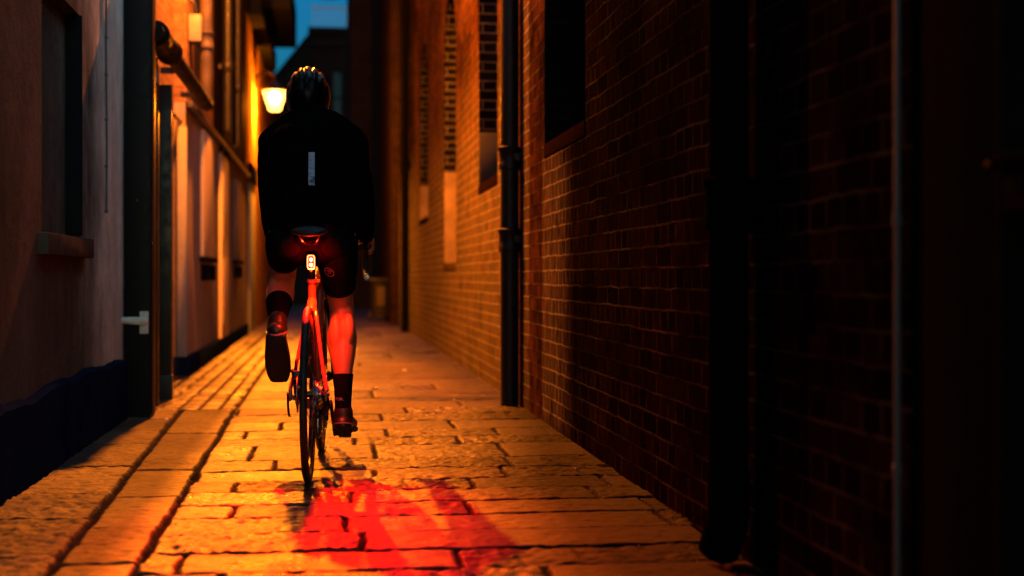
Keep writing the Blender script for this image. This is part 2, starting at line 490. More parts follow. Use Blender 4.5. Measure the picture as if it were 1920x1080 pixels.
def paving(X, Y):
    """height and colour of the worn stones at ground points"""
    wx = X + 0.018 * fbm(X, Y, 5, 3, 1) + 0.010 * fbm(X, Y, 22, 2, 41); wy = Y + 0.030 * fbm(X, Y, 3.0, 3, 5) + 0.012 * fbm(X, Y, 20, 2, 44)
    near = Y < 8.62
    x1 = np.where(near, -0.52 - 0.010 * (wy - 3.9), -0.565)
    x2 = -0.75 - 0.028 * (wy - 3.9)
    d = np.full(X.shape, 9.0); idn = np.zeros(X.shape, np.int64)
    jw = np.full(X.shape, 0.011)
    def cells(mask, along, cross, bounds, reg, lens, dcross, seed):
        """courses in 'bounds' of 'along'; stones of random length across"""
        k = np.searchsorted(bounds, along[mask]) - 1
        k = np.clip(k, 0, len(bounds) - 2)
        da = np.minimum(along[mask] - bounds[k], bounds[k + 1] - along[mask])
        out_d = da.copy(); out_i = np.zeros(k.shape, np.int64)
        c = cross[mask]
        for row in np.unique(k):
            m = k == row
            rr = np.random.default_rng(seed * 1000 + int(row))
            p = -3.0 - rr.random() * lens[1]; bs = [p]
            while p < 60 if reg == 'long' else p < 3:
                p += rr.uniform(*lens); bs.append(p)
            bs = np.array(bs)
            j = np.clip(np.searchsorted(bs, c[m]) - 1, 0, len(bs) - 2)
            dc = np.minimum(c[m] - bs[j], bs[j + 1] - c[m])
            out_d[m] = np.minimum(out_d[m], dc)
            out_i[m] = row * 97 + j * 13 + seed * 5077
        if dcross is not None: out_d = np.minimum(out_d, dcross[mask])
        d[mask] = out_d; idn[mask] = out_i
    def bounds(a, b, lo, hi, seed):
        r_ = np.random.default_rng(seed); p = a; o = [p]
        while p < b: p += r_.uniform(lo, hi); o.append(p)
        return np.array(o)
    cb = np.array([-6, -5.6, -5.2, -4.8, -4.4, -4.0, -3.6, -3.2, -2.8, -2.4, -2.0, -1.6, -1.2, -0.8, -0.4, 0, 0.4, 0.8, 1.2, 1.6, 2.0, 2.4, 2.75, 3.05, 3.32, 3.60, 3.87, 4.13, 4.43, 4.73, 5.0, 5.29, 5.58, 5.89, 6.22, 6.74, 7.06, 7.42, 7.85, 8.25, 8.62])
    cells(near & (wx > x1), wy, wx, cb, 'x', (0.50, 1.05), np.abs(wx - x1) - 0.004, 1)
    bb = np.array([-6, -5, -4, -3, -2, -1, 0, 0.9, 1.7, 2.5, 3.3, 4.02, 4.62, 5.25, 5.95, 6.55, 7.35, 8.62])
    cells(near & (wx <= x1) & (wx > x2), wy, wx, bb, 'x', (9, 10), np.minimum(np.abs(wx - x1) - 0.005, np.abs(wx - x2) - 0.008), 2)
    ab = np.array([-6, -5, -4, -3, -2, -1, 0, 1, 1.9, 2.7, 3.5, 4.15, 4.80, 5.35, 6.1, 6.9, 7.5, 8.1, 8.62])
    cells(near & (wx <= x2), wy, wx, ab, 'x', (9, 10), np.abs(wx - x2) - 0.006, 3)
    far = ~near
    cells(far & (wx <= x1), wx, wy, np.arange(-1.70, -0.30, 0.115), 'long', (0.24, 0.34), np.abs(wx - x1) - 0.004, 4)
    fb = np.concatenate([[8.62, 9.02, 9.30, 9.38], bounds(9.95, 60, 0.5, 0.95, 3)])
    cells(far & (wx > x1), wy, wx, fb, 'x', (0.7, 1.5), np.abs(wx - x1) - 0.006, 5)
    d = np.minimum(d, 0.2)
    jit = -0.002 + 0.005 * hsh(idn, 9) + 0.010 * fbm(X, Y, 18, 3, 21)
    e = np.clip((d - jit - 0.0012) / 0.012, 0, 1); e = e * e * (3 - 2 * e)
    amp = 0.55 + 1.9 * hsh(idn, 1) ** 2
    rough = amp * (0.0045 * fbm(X, Y * 1.6, 9, 3, 2) + 0.0120 * fbm(X, Y * 1.4, 26, 4, 8) + 0.006 * np.abs(fbm(X, Y * 1.2, 11, 3, 14)))
    tilt = (hsh(idn, 2) - 0.5) * 0.006
    dome = 0.0015 * np.clip(d / 0.12, 0, 1)
    z = -0.013 + (1 - e) * 0.006 * fbm(X, Y, 35, 3, 30) + e * (0.013 + tilt + dome + rough)
    z = np.where(far, -0.004 + (z + 0.011) * 0.5, z)
    # flagstone colour
    e = e ** 2.5
    base = 0.026 + 0.100 * hsh(idn, 3)
    warm = hsh(idn, 4)
    base = base * np.where((Y > 9.02) & (Y < 9.38) & (X > -0.35), 0.3, 1.0)
    dirt_shade = np.clip(0.6 + 1.6 * fbm(X, Y, 2.3, 4, 12), 0.35, 1.2) * (1 - 0.85 * np.clip((X + 0.25 * fbm(X, Y, 2, 3, 4) - 0.22 - 0.13 * np.clip(Y - 5.0, 0, 4)) / 0.5, 0, 1))  # random dirt, plus the light's falloff to the right darkened into the colour
    rr = base * (1.02 + 0.10 * warm) * dirt_shade; gg = base * 0.76 * dirt_shade; bb_ = base * (0.44 - 0.08 * warm) * dirt_shade
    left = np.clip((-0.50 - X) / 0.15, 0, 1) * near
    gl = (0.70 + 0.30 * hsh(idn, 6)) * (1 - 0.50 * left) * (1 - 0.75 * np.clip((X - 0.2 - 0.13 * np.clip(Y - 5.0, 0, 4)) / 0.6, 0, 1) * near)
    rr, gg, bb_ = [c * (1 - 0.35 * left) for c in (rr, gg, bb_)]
    joint = 0.022 + 0.012 * fbm(X, Y, 20, 2, 3)
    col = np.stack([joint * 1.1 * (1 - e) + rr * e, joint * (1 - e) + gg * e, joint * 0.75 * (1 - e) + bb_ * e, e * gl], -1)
    return z, col

def ground_sheet(name, x0, x1, y0, y1, step):
    nx = int(round((x1 - x0) / step)) + 1; ny = int(round((y1 - y0) / step)) + 1
    X, Y = np.meshgrid(np.linspace(x0, x1, nx), np.linspace(y0, y1, ny))
    z, col = paving(X, Y)
    co_ = np.stack([X, Y, z], -1).reshape(-1, 3)
    i = np.arange(nx * ny).reshape(ny, nx)
    q = np.stack([i[:-1, :-1], i[:-1, 1:], i[1:, 1:], i[1:, :-1]], -1).reshape(-1, 4)
    return co_, q, col.reshape(-1, 4)
sheets = [ground_sheet('a', -1.25, 1.30, 3.3, 8.62, 0.0072), ground_sheet('b', -1.30, 1.72, 8.62, 16.0, 0.020),
          ground_sheet('c', -1.30, 1.72, 16.0, 42.0, 0.05), ground_sheet('d', -1.30, 1.72, -5.0, 2.0, 0.05), ground_sheet('e', -1.30, 1.72, 2.0, 3.3, 0.02)]
V = []; Q = []; C_ = []; k0 = 0
for a, b, c in sheets:
    V.append(a); Q.append(b + k0); C_.append(c); k0 += len(a)
V = np.concatenate(V); Q = np.concatenate(Q); C_ = np.concatenate(C_)
me = bpy.data.meshes.new('alley_paving')
me.vertices.add(len(V)); me.vertices.foreach_set('co', V.astype(np.float32).ravel())
me.loops.add(Q.size); me.loops.foreach_set('vertex_index', Q.astype(np.int32).ravel())
me.polygons.add(len(Q)); me.polygons.foreach_set('loop_start', np.arange(0, Q.size, 4, dtype=np.int32))
me.polygons.foreach_set('use_smooth', np.ones(len(Q), bool))
me.update(calc_edges=True)
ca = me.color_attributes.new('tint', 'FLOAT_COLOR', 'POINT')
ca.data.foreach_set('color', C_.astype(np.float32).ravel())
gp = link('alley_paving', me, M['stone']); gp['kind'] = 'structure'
g0 = MB(); g0.quad((-90, -90, -0.09), (90, -90, -0.09), (90, 120, -0.09), (-90, 120, -0.09))
g0 = g0.build('ground', M['soil']); g0['kind'] = 'structure'

# ------------------------------------------------------------------ right wall
RX = 1.15
def arched_wall(mb, jams, X, sgn, y0, y1, z1, ops, depth):
    """front sheet of a wall with arched recesses; sgn=+1 recess goes to +x. returns infill outlines"""
    def arch(o, N=14):
        ya, yb, zs, zp = o; r = (yb - ya) / 2; c = (ya + yb) / 2
        return [(c - r * math.cos(math.pi * k / N), zp + r * math.sin(math.pi * k / N)) for k in range(N + 1)]
    cuts = sorted(ops); y = y0
    for o in cuts:
        ya, yb, zs, zp = o
        mb.quad((X, y, -0.1), (X, ya, -0.1), (X, ya, z1), (X, y, z1))
        mb.quad((X, ya, -0.1), (X, yb, -0.1), (X, yb, zs), (X, ya, zs))
        a = arch(o)
        for (p, q) in zip(a[:-1], a[1:]):
            mb.quad((X, p[0], p[1]), (X, q[0], q[1]), (X, q[0], z1), (X, p[0], z1))
        D = X + sgn * depth
        outline = [(ya, zs)] + a + [(yb, zs)]
        jam = MB(); jams.append(jam)
        for (p, q) in zip(outline[:-1], outline[1:]):
            jam.quad((X, p[0], p[1]), (X, q[0], q[1]), (D, q[0], q[1]), (D, p[0], p[1]))
        jam.quad((X, ya, zs), (X, yb, zs), (D, yb, zs), (D, ya, zs))
        y = yb
    mb.quad((X, y, -0.1), (X, y1, -0.1), (X, y1, z1), (X, y, z1))
    a_, b_ = sorted((X + sgn * (depth + 0.06), X + sgn * 0.75))
    mb.box(a_, b_, y0, y1, -0.1, z1)
    return [[(ya, zs)] + arch((ya, yb, zs, zp)) + [(yb, zs)] for (ya, yb, zs, zp) in cuts]

ops = [(6.38, 7.62, 1.50, 2.95), (9.80, 11.06, 1.50, 2.95), (13.10, 14.50, 0.92, 2.88), (16.90, 18.50, 1.52, 2.90)]
rw = thing('brick_wall', 'long dark brick wall with blocked arched recesses along the right side of the alley', 'wall', (RX, 2.7, 0))
def inpar(o, p):           # keep world-space geometry under an empty
    o.matrix_parent_inverse = Matrix.Translation(-Vector(p.location))
    return o
mb = MB(); jm = []
outl = arched_wall(mb, jm, RX, 1, 2.70, 24.0, 3.75, ops, 0.26)
mb.box(RX + 0.001, RX + 0.75, 10.0, 24.0, 3.753, 13.0)
mb.box(RX + 0.001, RX + 0.75, 2.70, 5.6, 3.753, 13.0)  # unseen upper walling added, its gap shaping sky light on the left wall
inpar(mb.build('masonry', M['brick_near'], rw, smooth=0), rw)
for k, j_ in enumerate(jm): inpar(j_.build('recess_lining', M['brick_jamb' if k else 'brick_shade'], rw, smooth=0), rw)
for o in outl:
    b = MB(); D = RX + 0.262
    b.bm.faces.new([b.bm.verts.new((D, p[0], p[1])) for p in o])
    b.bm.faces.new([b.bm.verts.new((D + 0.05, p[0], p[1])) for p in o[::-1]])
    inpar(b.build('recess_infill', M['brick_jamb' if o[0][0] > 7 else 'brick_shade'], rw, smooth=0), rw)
for (ya, yb, zs, zp) in ops:
    b = MB(); b.box(RX - 0.006, RX + 0.255, ya + 0.004, yb - 0.004, zs - 0.065, zs + 0.008, 0.004)
    inpar(b.build('window_sill', M['brownstone'] if zs > 1 else M['sill'], rw), rw)
for (yj, z0, z1_) in ((11.06, 1.515, 1.92), (14.50, 0.935, 1.86), (18.50, 1.535, 1.98)):
    b = MB(); b.box(RX + 0.003, RX + 0.255, yj - 0.012, yj - 0.001, z0, z1_, 0.002)
    inpar(b.build('painted_jamb', M['cream_dull'] if yj > 12 else M['grey_dull'], rw), rw)

# far end of the right side
b = MB(); b.box(1.02, 1.9, 24.003, 44, -0.1, 13)
o = b.build('brick_building', M['brick_dark'], smooth=0); tag(o, 'dark brick building beyond the arched wall at the far right of the alley', 'building')
b = MB()
b.box(0.50, 1.018, 36.0, 44, -0.1, 14)
b.box(0.44, 1.018, 35.9, 35.997, 4.2, 4.5)
o = b.build('corner_building', M['brick_dark'], smooth=0); tag(o, 'tall black building corner closing the right end of the alley', 'building')

def pipe_thing(x, y, z1, r, label, mat, group=None, collars=(1.0, 1.95), shoe=None, wallx=None, bolts=True):
    t = thing('drainpipe', label, 'drainpipe', (x, y, 0), 0, group)
    b = MB(); b.lathe([(r, 0.0 if not shoe else 0.22), (r, z1)], n=24); b.build('pipe', mat, t)
    for z in collars:
        b = MB()
        b.lathe([(r + 0.001, z - 0.075), (r + 0.012, z - 0.07), (r + 0.014, z - 0.045), (r + 0.009, z - 0.035), (r + 0.009, z + 0.035), (r + 0.016, z + 0.045), (r + 0.017, z + 0.062), (r + 0.001, z + 0.070)], n=24)
        b.build('collar', mat, t)
        if wallx is not None:
            sx = wallx - x
            for s in (-1, 1):
                b = MB(); b.box(min(0.3 * sx, sx), max(0.3 * sx, sx), s * (r + 0.012) - 0.017, s * (r + 0.012) + 0.017, z - 0.025, z + 0.025, 0.004)
                b.lathe([(0.010, -0.006), (0.011, 0.0), (0.004, 0.006)], c=(0.3 * sx - math.copysign(0.004, sx), s * (r + 0.016), z), axis='x', n=8)
                b.build('bracket', mat, t)
    if shoe:
        b = MB(); b.tube([(0, 0, 0.26), (0, 0, 0.15), (shoe[0] * 0.5, shoe[1] * 0.5, 0.08), (shoe[0], shoe[1], 0.03)], r + 0.003, n=20, sub=4)
        b.build('shoe', mat, t)
    return t
pipe_thing(1.085, 8.62, 7.5, 0.056, 'thick black downpipe standing on the paving by the lit arches', M['iron'], 'cast iron downpipes on the brick wall', (1.02, 1.52, 3.2), None, RX)
pipe_thing(1.085, 3.80, 6.0, 0.055, 'black downpipe with a kicked-out foot on the unlit brick wall near the viewer', M['ironnear'], 'cast iron downpipes on the brick wall', (0.995, 2.2), (-0.015, 0.05), RX)
pipe_thing(1.07, 20.6, 8.0, 0.06, 'far black downpipe beyond the last arch, above the bin', M['matteblack'], 'cast iron downpipes on the brick wall', (2.4,), None, RX)

# conduit, door frame, plank door at the near right
b = MB(); b.tube([(0, 0, 0.0), (0, 0, 3.2)], 0.0065, n=12)
for z in (0.4, 0.905, 1.6, 2.3): b.lathe([(0.0067, z - 0.012), (0.009, z - 0.010), (0.009, z + 0.010), (0.0067, z + 0.012)], n=12)
o = b.build('conduit_pipe', M['galv']); o.location = (1.135, 2.75, 0); tag(o, 'slim pale grey conduit up the brick wall beside the black door frame', 'conduit')
t = thing('door', 'brown plank door with black iron latch in a black frame at the right edge', 'door', (1.15, 2.2, 0))
b = MB(); b.box(0.0, 0.16, 0.14, 0.495, 0, 2.4, 0.006); b.box(-0.012, 0.10, 0.10, 0.138, 0, 2.35, 0.003); inb = b.build('door_frame', M['matteblack'], t)
b = MB()
for k in range(9):
    b.box(0.035, 0.075, 0.097 - (k + 1) * 0.12 + 0.003, 0.097 - k * 0.12 - 0.003, 0.01, 2.3, 0.005)
b.build('door_leaf', M['wood'], t)
b = MB(); b.box(-0.02, 0.033, -0.30, 0.085, 0.90, 0.985, 0.006); b.tube([(-0.03, -0.04, 0.985), (-0.035, 0.08, 0.988), (-0.02, 0.125, 0.985)], 0.009, n=8, sub=3)
b.lathe([(0.016, -0.02), (0.02, 0.0), (0.010, 0.012)], c=(-0.03, -0.02, 0.94), axis='x', n=14)
b.build('latch', M['matteblack'], t)
b = MB(); b.ball((-0.022, 0.128, 0.986), 0.006, 0.012, 0.006, 10, 8); b.build('latch_tip', M['iron'], t)
b = MB(); b.box(1.19, 1.9, -1.5, 2.05 - 0.92, -0.1, 13); b.box(1.15, 1.9, -1.5, 2.695, 2.45, 13); b.box(1.24, 1.9, 1.12, 2.695, -0.1, 2.447)
o = b.build('house_front', M['brick_dark'], smooth=0); tag(o, 'dark house wall over and beside the brown plank door, nearest on the right', 'building')

# ------------------------------------------------------------------ left side
LX = -1.15
t = thing('rendered_wall', 'cream rendered wall with navy plinth, nearest on the left', 'wall', (LX, 5.0, 0))
b = MB()
ya, yb, za, zb = 5.90, 6.78, 0.965, 2.0
for (a0, a1, c0, c1) in ((-1.5, ya, -0.1, 4.0), (yb, 8.20, -0.1, 4.0), (ya, yb, -0.1, za), (ya, yb, zb, 4.0)):
    b.quad((LX, a0, c0), (LX, a1, c0), (LX, a1, c1), (LX, a0, c1))
D = LX - 0.06
b.quad((LX, ya, za), (LX, ya, zb), (D, ya, zb), (D, ya, za)); b.quad((LX, yb, za), (LX, yb, zb), (D, yb, zb), (D, yb, za))
b.quad((LX, ya, zb), (LX, yb, zb), (D, yb, zb), (D, ya, zb)); b.quad((LX, ya, za), (LX, yb, za), (D, yb, za), (D, ya, za))
b.box(LX - 0.7, LX - 0.10, -1.5, 8.2, -0.1, 4.0)
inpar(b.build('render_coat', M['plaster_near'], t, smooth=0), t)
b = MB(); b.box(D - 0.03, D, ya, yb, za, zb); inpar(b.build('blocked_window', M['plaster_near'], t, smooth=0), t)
b = MB(); b.box(D + 0.002, LX + 0.012, yb - 0.028, yb - 0.003, za + 0.02, zb - 0.003, 0.003); inpar(b.build('window_bead', M['slate'], t), t)
b = MB(); b.box(LX - 0.055, LX + 0.045, ya - 0.09, yb + 0.12, za - 0.085, za + 0.004, 0.008); inpar(b.build('window_sill', M['sill'], t), t)
# plinth with a wavy top edge
b = MB(); N = 120
rings = []
for k in range(N + 1):
    y = -1.5 + (8.14 + 1.5) * k / N
    h = 0.345 + 0.012 * math.sin(y * 2.1) + 0.008 * math.sin(y * 7.3 + 1) + random.uniform(-0.004, 0.004)
    rings.append([(LX - 0.02, y, -0.1), (LX + 0.030, y, -0.1), (LX + 0.026, y, h - 0.02), (LX + 0.010, y, h), (LX - 0.02, y, h)])
b.ring_sweep(rings); inpar(b.build('plinth', M['navy'], t), t)

b = MB(); pts = [(0.0, 0, 1.12), (0.002, 0.002, 1.5), (-0.001, -0.002, 2.1), (0, 0, 3.6)]
b.tube(pts, 0.0055, n=8, sub=5)
for z in (1.13, 1.36, 1.60, 1.83, 2.02): b.lathe([(0.004, z - 0.008), (0.010, z - 0.004), (0.010, z + 0.004), (0.004, z + 0.008)], n=8)
o = b.build('cable', M['galv']); o.location = (LX + 0.009, 7.5, 0); tag(o, 'thin pale cable hanging down the cream wall beside the black doorcase', 'cable')

# doorcase
t = thing('doorcase', 'black painted doorcase of three posts with peeling paint and a white holdback', 'doorcase', (LX, 8.3, 0))
b = MB(); b.box(0.004, 0.150, -0.14, 0.04, 0.0, 2.62, 0.006); b.box(0.15, 0.158, -0.125, 0.03, 0.02, 2.6, 0.002)
b.build('pilaster', M['chipped'], t)
b = MB(); b.box(-0.05, 0.10, 0.60, 0.70, 0.0, 2.10, 0.005); b.build('post', M['blackpaint'], t)
b = MB(); b.box(-0.05, 0.135, 1.05, 1.11, 0.0, 2.03, 0.005); b.box(-0.03, 0.138, 1.04, 1.12, 0.0, 0.16, 0.004); b.build('door_leaf', M['blackpaint'], t)
b = MB(); b.box(-0.09, -0.04, 0.043, 1.046, 0.0, 2.1); b.build('door_panel', M['blackpaint'], t)
b = MB(); b.box(0.085, 0.102, 0.594, 0.61, 1.98, 2.13, 0.002); b.box(0.03, 0.102, 0.594, 0.61, 2.12, 2.135, 0.002); b.build('bracket', M['white'], t)
h = MB(); h.box(0.092, 0.140, -0.160, -0.141, 0.475, 0.60, 0.004); h = h.build('holdback', M['white'], t)
b = MB(); b.loft([(-0.02, -0.175, 0.548, 0.014, 0.018), (0.03, -0.185, 0.550, 0.014, 0.020), (0.075, -0.185, 0.548, 0.013, 0.022), (0.115, -0.175, 0.545, 0.012, 0.022), (0.125, -0.155, 0.545, 0.012, 0.02)], ref=(0, 1, 0), n=14)
b.ball((-0.022, -0.17, 0.549), 0.013, 0.022, 0.026); b.build('holdback_rod', M['white'], h)
# wall over and beyond the doorcase
b = MB(); b.box(-1.95, LX - 0.003, 8.203, 9.46, 2.63, 4.6); b.box(-1.95, LX - 0.06, 8.203, 9.46, -0.1, 2.627); b.box(-1.95, -1.25, 9.462, 11.7, -0.1, 5.8)
o = b.build('brick_house', M['brick_warm'], smooth=0); tag(o, 'yellowish brick house wall above and behind the black doorcase', 'building')

# rendered house with brick upper storey
t = thing('terraced_house', 'pinkish rendered house with brick upper storey, cream doors and dark plinth, on the left', 'house', (LX, 14, 0))
b = MB(); b.box(-1.95, LX - 0.012, 11.7, 20.0, -0.1, 2.2); inpar(b.build('rendered_ground_floor', M['plaster_far'], t, smooth=0), t)
b = MB(); b.box(-1.22, LX + 0.002, 11.66, 11.698, 0.153, 2.0, 0.003); inpar(b.build('corner_board', M['plaster_grey'], t), t)
b = MB(); b.box(-1.26, LX + 0.030, 11.64, 20.0, -0.1, 0.15, 0.006); inpar(b.build('plinth', M['navy'], t), t)
b = MB(); b.box(-1.95, LX - 0.002, 9.462 + 2.24, 14.35, 2.203, 5.8); inpar(b.build('brick_upper_storey', M['brick_warm'], t, smooth=0), t)
b = MB(); b.box(-1.95, LX - 0.004, 14.352, 20.0, 2.203, 12.0); inpar(b.build('dark_upper_storey', M['brick_dark'], t, smooth=0), t)
b = MB(); b.box(LX - 0.002, LX + 0.045, 11.72, 20.0, 2.16, 2.215, 0.006); inpar(b.build('string_course', M['ironwarm'], t), t)
def left_window(p, y0, y1, z0, z1, mat):
    f = MB(); f.box(LX - 0.010, LX + 0.022, y0, y1, z0, z1, 0.005); f = inpar(f.build('shutter', mat, p), p)
    b = MB(); b.box(LX - 0.010, LX + 0.060, y0 - 0.06, y1 + 0.06, z0 - 0.05, z0 - 0.003, 0.006)
    b.box(LX - 0.010, LX + 0.055, y0 + 0.1, y0 + 0.19, z0 - 0.22, z0 - 0.072, 0.006); b.box(LX - 0.010, LX + 0.055, y1 - 0.19, y1 - 0.1, z0 - 0.22, z0 - 0.072, 0.006)
    inpar(b.build('window_sill', M['slate'], p), p)
left_window(t, 13.0, 14.1, 0.98, 2.12, M['cream'])
left_window(t, 17.4, 18.3, 1.0, 1.98, M['plaster_far'])
b = MB(); b.box(LX - 0.010, LX + 0.02, 15.15, 16.15, 0.152, 2.1, 0.005)
for z in (0.3, 1.2): b.box(LX + 0.018, LX + 0.026, 15.3, 16.0, z, z + 0.7, 0.004)
inpar(b.build('door', M['cream'], t), t)
b = MB(); b.box(LX + 0.0, LX + 0.06, 15.1, 16.2, 2.103, 2.158, 0.004); inpar(b.build('door_head', M['slate'], t), t)

t = thing('narrow_house', 'dark tall house with pale blue door beneath the lit street lantern', 'house', (LX, 24, 0))
b = MB(); b.box(-1.95, LX - 0.002, 20.003, 30.0, -0.1, 12.5); inpar(b.build('masonry', M['brick_warm'], t, smooth=0), t)
b = MB(); b.box(LX, LX + 0.03, 20.3, 21.6, 0.0, 2.15, 0.005); inpar(b.build('door', M['paleblue'], t), t)
b = MB(); b.box(LX, LX + 0.06, 20.2, 21.7, 2.153, 2.4, 0.005); inpar(b.build('door_head', M['navy'], t), t)
b = MB(); b.box(-1.4, LX + 0.2, 20.1, 25.5, 4.45, 4.75, 0.02); inpar(b.build('gutter', M['slate'], t), t)
b = MB(); b.box(-1.4, -0.70, 25.5, 29.9, 5.55, 6.3, 0.02); inpar(b.build('eaves', M['slate'], t), t)

# pipes on the left wall
t = thing('waste_pipe', 'fat black horizontal pipe with socket end crossing above the doorcase', 'pipe', (-1.0, 8.3, 2.2))
b = MB(); b.tube([(0, 0.02, 0.0), (0, 3.55, 0.0)], 0.052, n=20); b.build('pipe', M['rustpipe'], t)
b = MB(); b.lathe([(0.053, 0.0), (0.075, 0.01), (0.078, 0.05), (0.070, 0.07), (0.070, 0.60), (0.080, 0.62), (0.083, 0.70), (0.053, 0.72)], c=(0, 0.1, 0), axis='y', n=22); b.build('socket', M['rustpipe'], t)
for yb_ in (1.6, 2.9): b = MB(); b.box(-0.15, 0.0, yb_, yb_ + 0.04, -0.02, 0.02); b.build('bracket', M['iron'], t)
pipe_thing(-1.02, 11.97, 7.0, 0.05, 'brown vertical soil pipe against the lit yellow brick', M['ironwarm'], None, (2.75, 3.6), None, LX).location.z = 0
for ob in list(COL.objects):
    if ob.name.startswith('pipe') and ob.parent and abs(ob.parent.location.x + 1.02) < 1e-4:
        me_ = ob.data
        for v in me_.vertices:
            if v.co.z < 1: v.co.z = 2.21
b = MB()
pts = [(0.0, 0.0, 0.0)] + [(0.01 * math.sin(k), 0.22 * k, -0.02 * math.sin(k * 0.9)) for k in range(1, 16)]
b.tube(pts, 0.010, n=8, sub=3)
for k in range(1, 14): b.ball((0.012, 0.22 * k, -0.012), 0.016, 0.02, 0.016, 8, 6)
o = b.build('cable', M['ironwarm']); o.location = (LX - 0.06, 9.5, 2.06); tag(o, 'knotted black cable strung below the horizontal waste pipe', 'cable')
t = thing('alarm_box', 'small pinkish utility box fixed high on the lit yellow brick', 'box', (LX, 11.95, 2.72))
b = MB(); b.box(0.0, 0.10, -0.1, 0.1, 0, 0.22, 0.01); b.build('case', M['greypaint'], t)
b = MB(); b.tube([(0.05, 0, 0.22), (0.04, 0, 0.32), (0.0, 0, 0.36)], 0.012, n=8, sub=3); b.build('conduit', M['iron'], t)
for i, (y, x, lab) in enumerate(((14.9, -1.05, 'first of two black upper pipes after the brown soil pipe, left side'), (16.6, -1.06, 'second of two black upper pipes after the brown soil pipe, left side'))):
    b = MB(); b.lathe([(0.055, 2.3), (0.055, 7.5)], n=18); b.lathe([(0.056, 2.9), (0.07, 2.92), (0.07, 3.0), (0.056, 3.02)], n=18); b.box(-0.09, 0, -0.02, 0.02, 2.94, 2.98)
    o = b.build('wall_pipe', M['iron']); o.location = (x, y, 0); tag(o, lab, 'pipe', 'black pipes on the upper left wall')

# lanterns ---------------------------------------------------------------
def lantern(x, y, z, label, k=1.0, watts=850.0):
    t = thing('street_lantern', label, 'street lamp', (x, y, z), 0, 'wall lanterns on the left side of the alley')
    b = MB(); b.lathe([(0.002, -0.31), (0.075, -0.308), (0.088, -0.295), (0.120, -0.20), (0.150, -0.11), (0.176, -0.03), (0.180, 0.0)], n=28)
    b.build('glass_bowl', M['lantern_glow'], t); t.scale = (k, k, k)
    b = MB(); b.ball((0, 0, -0.10), 0.085, 0.085, 0.10); bu = b.build('bulb', M['bulb'], t)
    ld = bpy.data.lights.new('lantern_light', 'POINT'); ld.energy = watts; ld.color = LAMP_COL; ld.shadow_soft_size = 0.05
    lo = bpy.data.objects.new('lantern_light', ld); COL.objects.link(lo); lo.parent = t; lo.location = (0, 0, -0.24)
    b = MB(); b.lathe([(0.205, -0.012), (0.21, 0.006), (0.17, 0.05), (0.10, 0.10), (0.045, 0.14), (0.03, 0.19), (0.004, 0.20)], n=28); b.build('cap', M['iron'], t)
    wx = (LX - x) / k
    b = MB(); b.tube([(0, 0, 0.19), (wx * 0.15, 0, 0.26), (wx * 0.6, 0, 0.28), (wx, 0, 0.16)], 0.015, n=10, sub=4, ref=(0, 1, 0)); b.box(wx, wx + 0.03, -0.05, 0.05, 0.05, 0.26, 0.005); b.build('wall_bracket', M['iron'], t)
    return t
lantern(-0.845, 22.0, 3.64, 'glowing white street lantern on the far left wall beside the rider\'s helmet')
lantern(-0.83, 11.0, 4.95, 'lit street lantern high on the left wall above the brown soil pipe', 0.6, 2350.0)

# ------------------------------------------------------------------ end of the alley
t = thing('end_building', 'dark building with sloping roof and roof railing closing the alley under the dusk sky', 'building', (0, 44, 0))
b = MB()
b.bm.faces.new([b.bm.verts.new(p) for p in ((-3.2, 45.02, -0.1), (3.0, 45.02, -0.1), (3.0, 45.02, 8.5), (-0.62, 45.02, 8.5), (-1.9, 45.02, 6.9), (-3.2, 45.02, 6.9))])
b.box(-3.2, 3.0, 45.05, 52, -0.1, 6.8)
inpar(b.build('masonry', M['brick_end'], t, smooth=0), t)
b = MB(); b.box(-0.62, 3.0, 45.05, 50, 6.8, 8.5); b.box(-0.70, 3.0, 44.9, 45.01, 8.05, 8.2); b.box(-0.70, 3.0, 44.85, 45.01, 8.45, 8.62)
inpar(b.build('parapet', M['slate'], t), t)
b = MB(); b.quad((-0.62, 44.97, 8.52), (-2.0, 44.97, 6.78), (-2.0, 50, 6.78), (-0.62, 50, 8.52)); b.quad((-0.62, 44.97, 8.40), (-2.0, 44.97, 6.66), (-2.0, 50, 6.66), (-0.62, 50, 8.40))
inpar(b.build('roof', M['slate'], t), t)
b = MB()
for k in range(15): b.box(-0.55 + k * 0.17, -0.52 + k * 0.17, 45.1, 45.13, 8.6, 9.25)
b.box(-0.60, 2.0, 45.09, 45.14, 9.25, 9.31)
inpar(b.build('roof_railing', M['paleblue'], t), t)
f = MB(); f.box(0.06, 0.36, 44.96, 45.015, 5.6, 7.25); f = inpar(f.build('window', M['slate'], t), t)
b = MB(); b.box(0.09, 0.33, 44.93, 44.955, 5.65, 6.38); b.box(0.09, 0.33, 44.93, 44.955, 6.45, 7.2); b = b.build('pane', M['glass'], f); b.matrix_parent_inverse = (f.matrix_parent_inverse).inverted() @ f.matrix_parent_inverse
b = MB(); b.lathe([(0.01, 0), (0.30, 0.03), (0.52, 0.12), (0.58, 0.25), (0.2, 0.45), (0.05, 0.5)], n=24); b.tube([(0, 0, 0.5), (0, 0, 1.5)], 0.03, n=8)
o = b.build('globe_lamp', M['white']); o.location = (-0.05, 40.0, 8.56)
tag(o, 'unlit pale hanging lamp high over the far end of the alley', 'lamp')
b = MB(); b.tube([(-1.3, 40, 10.05), (0, 40, 9.98), (1.0, 40, 10.05)], 0.02, n=6, sub=4)
o = b.build('span_wire', M['iron']); tag(o, 'span wire holding the unlit pale hanging lamp over the alley', 'wire')

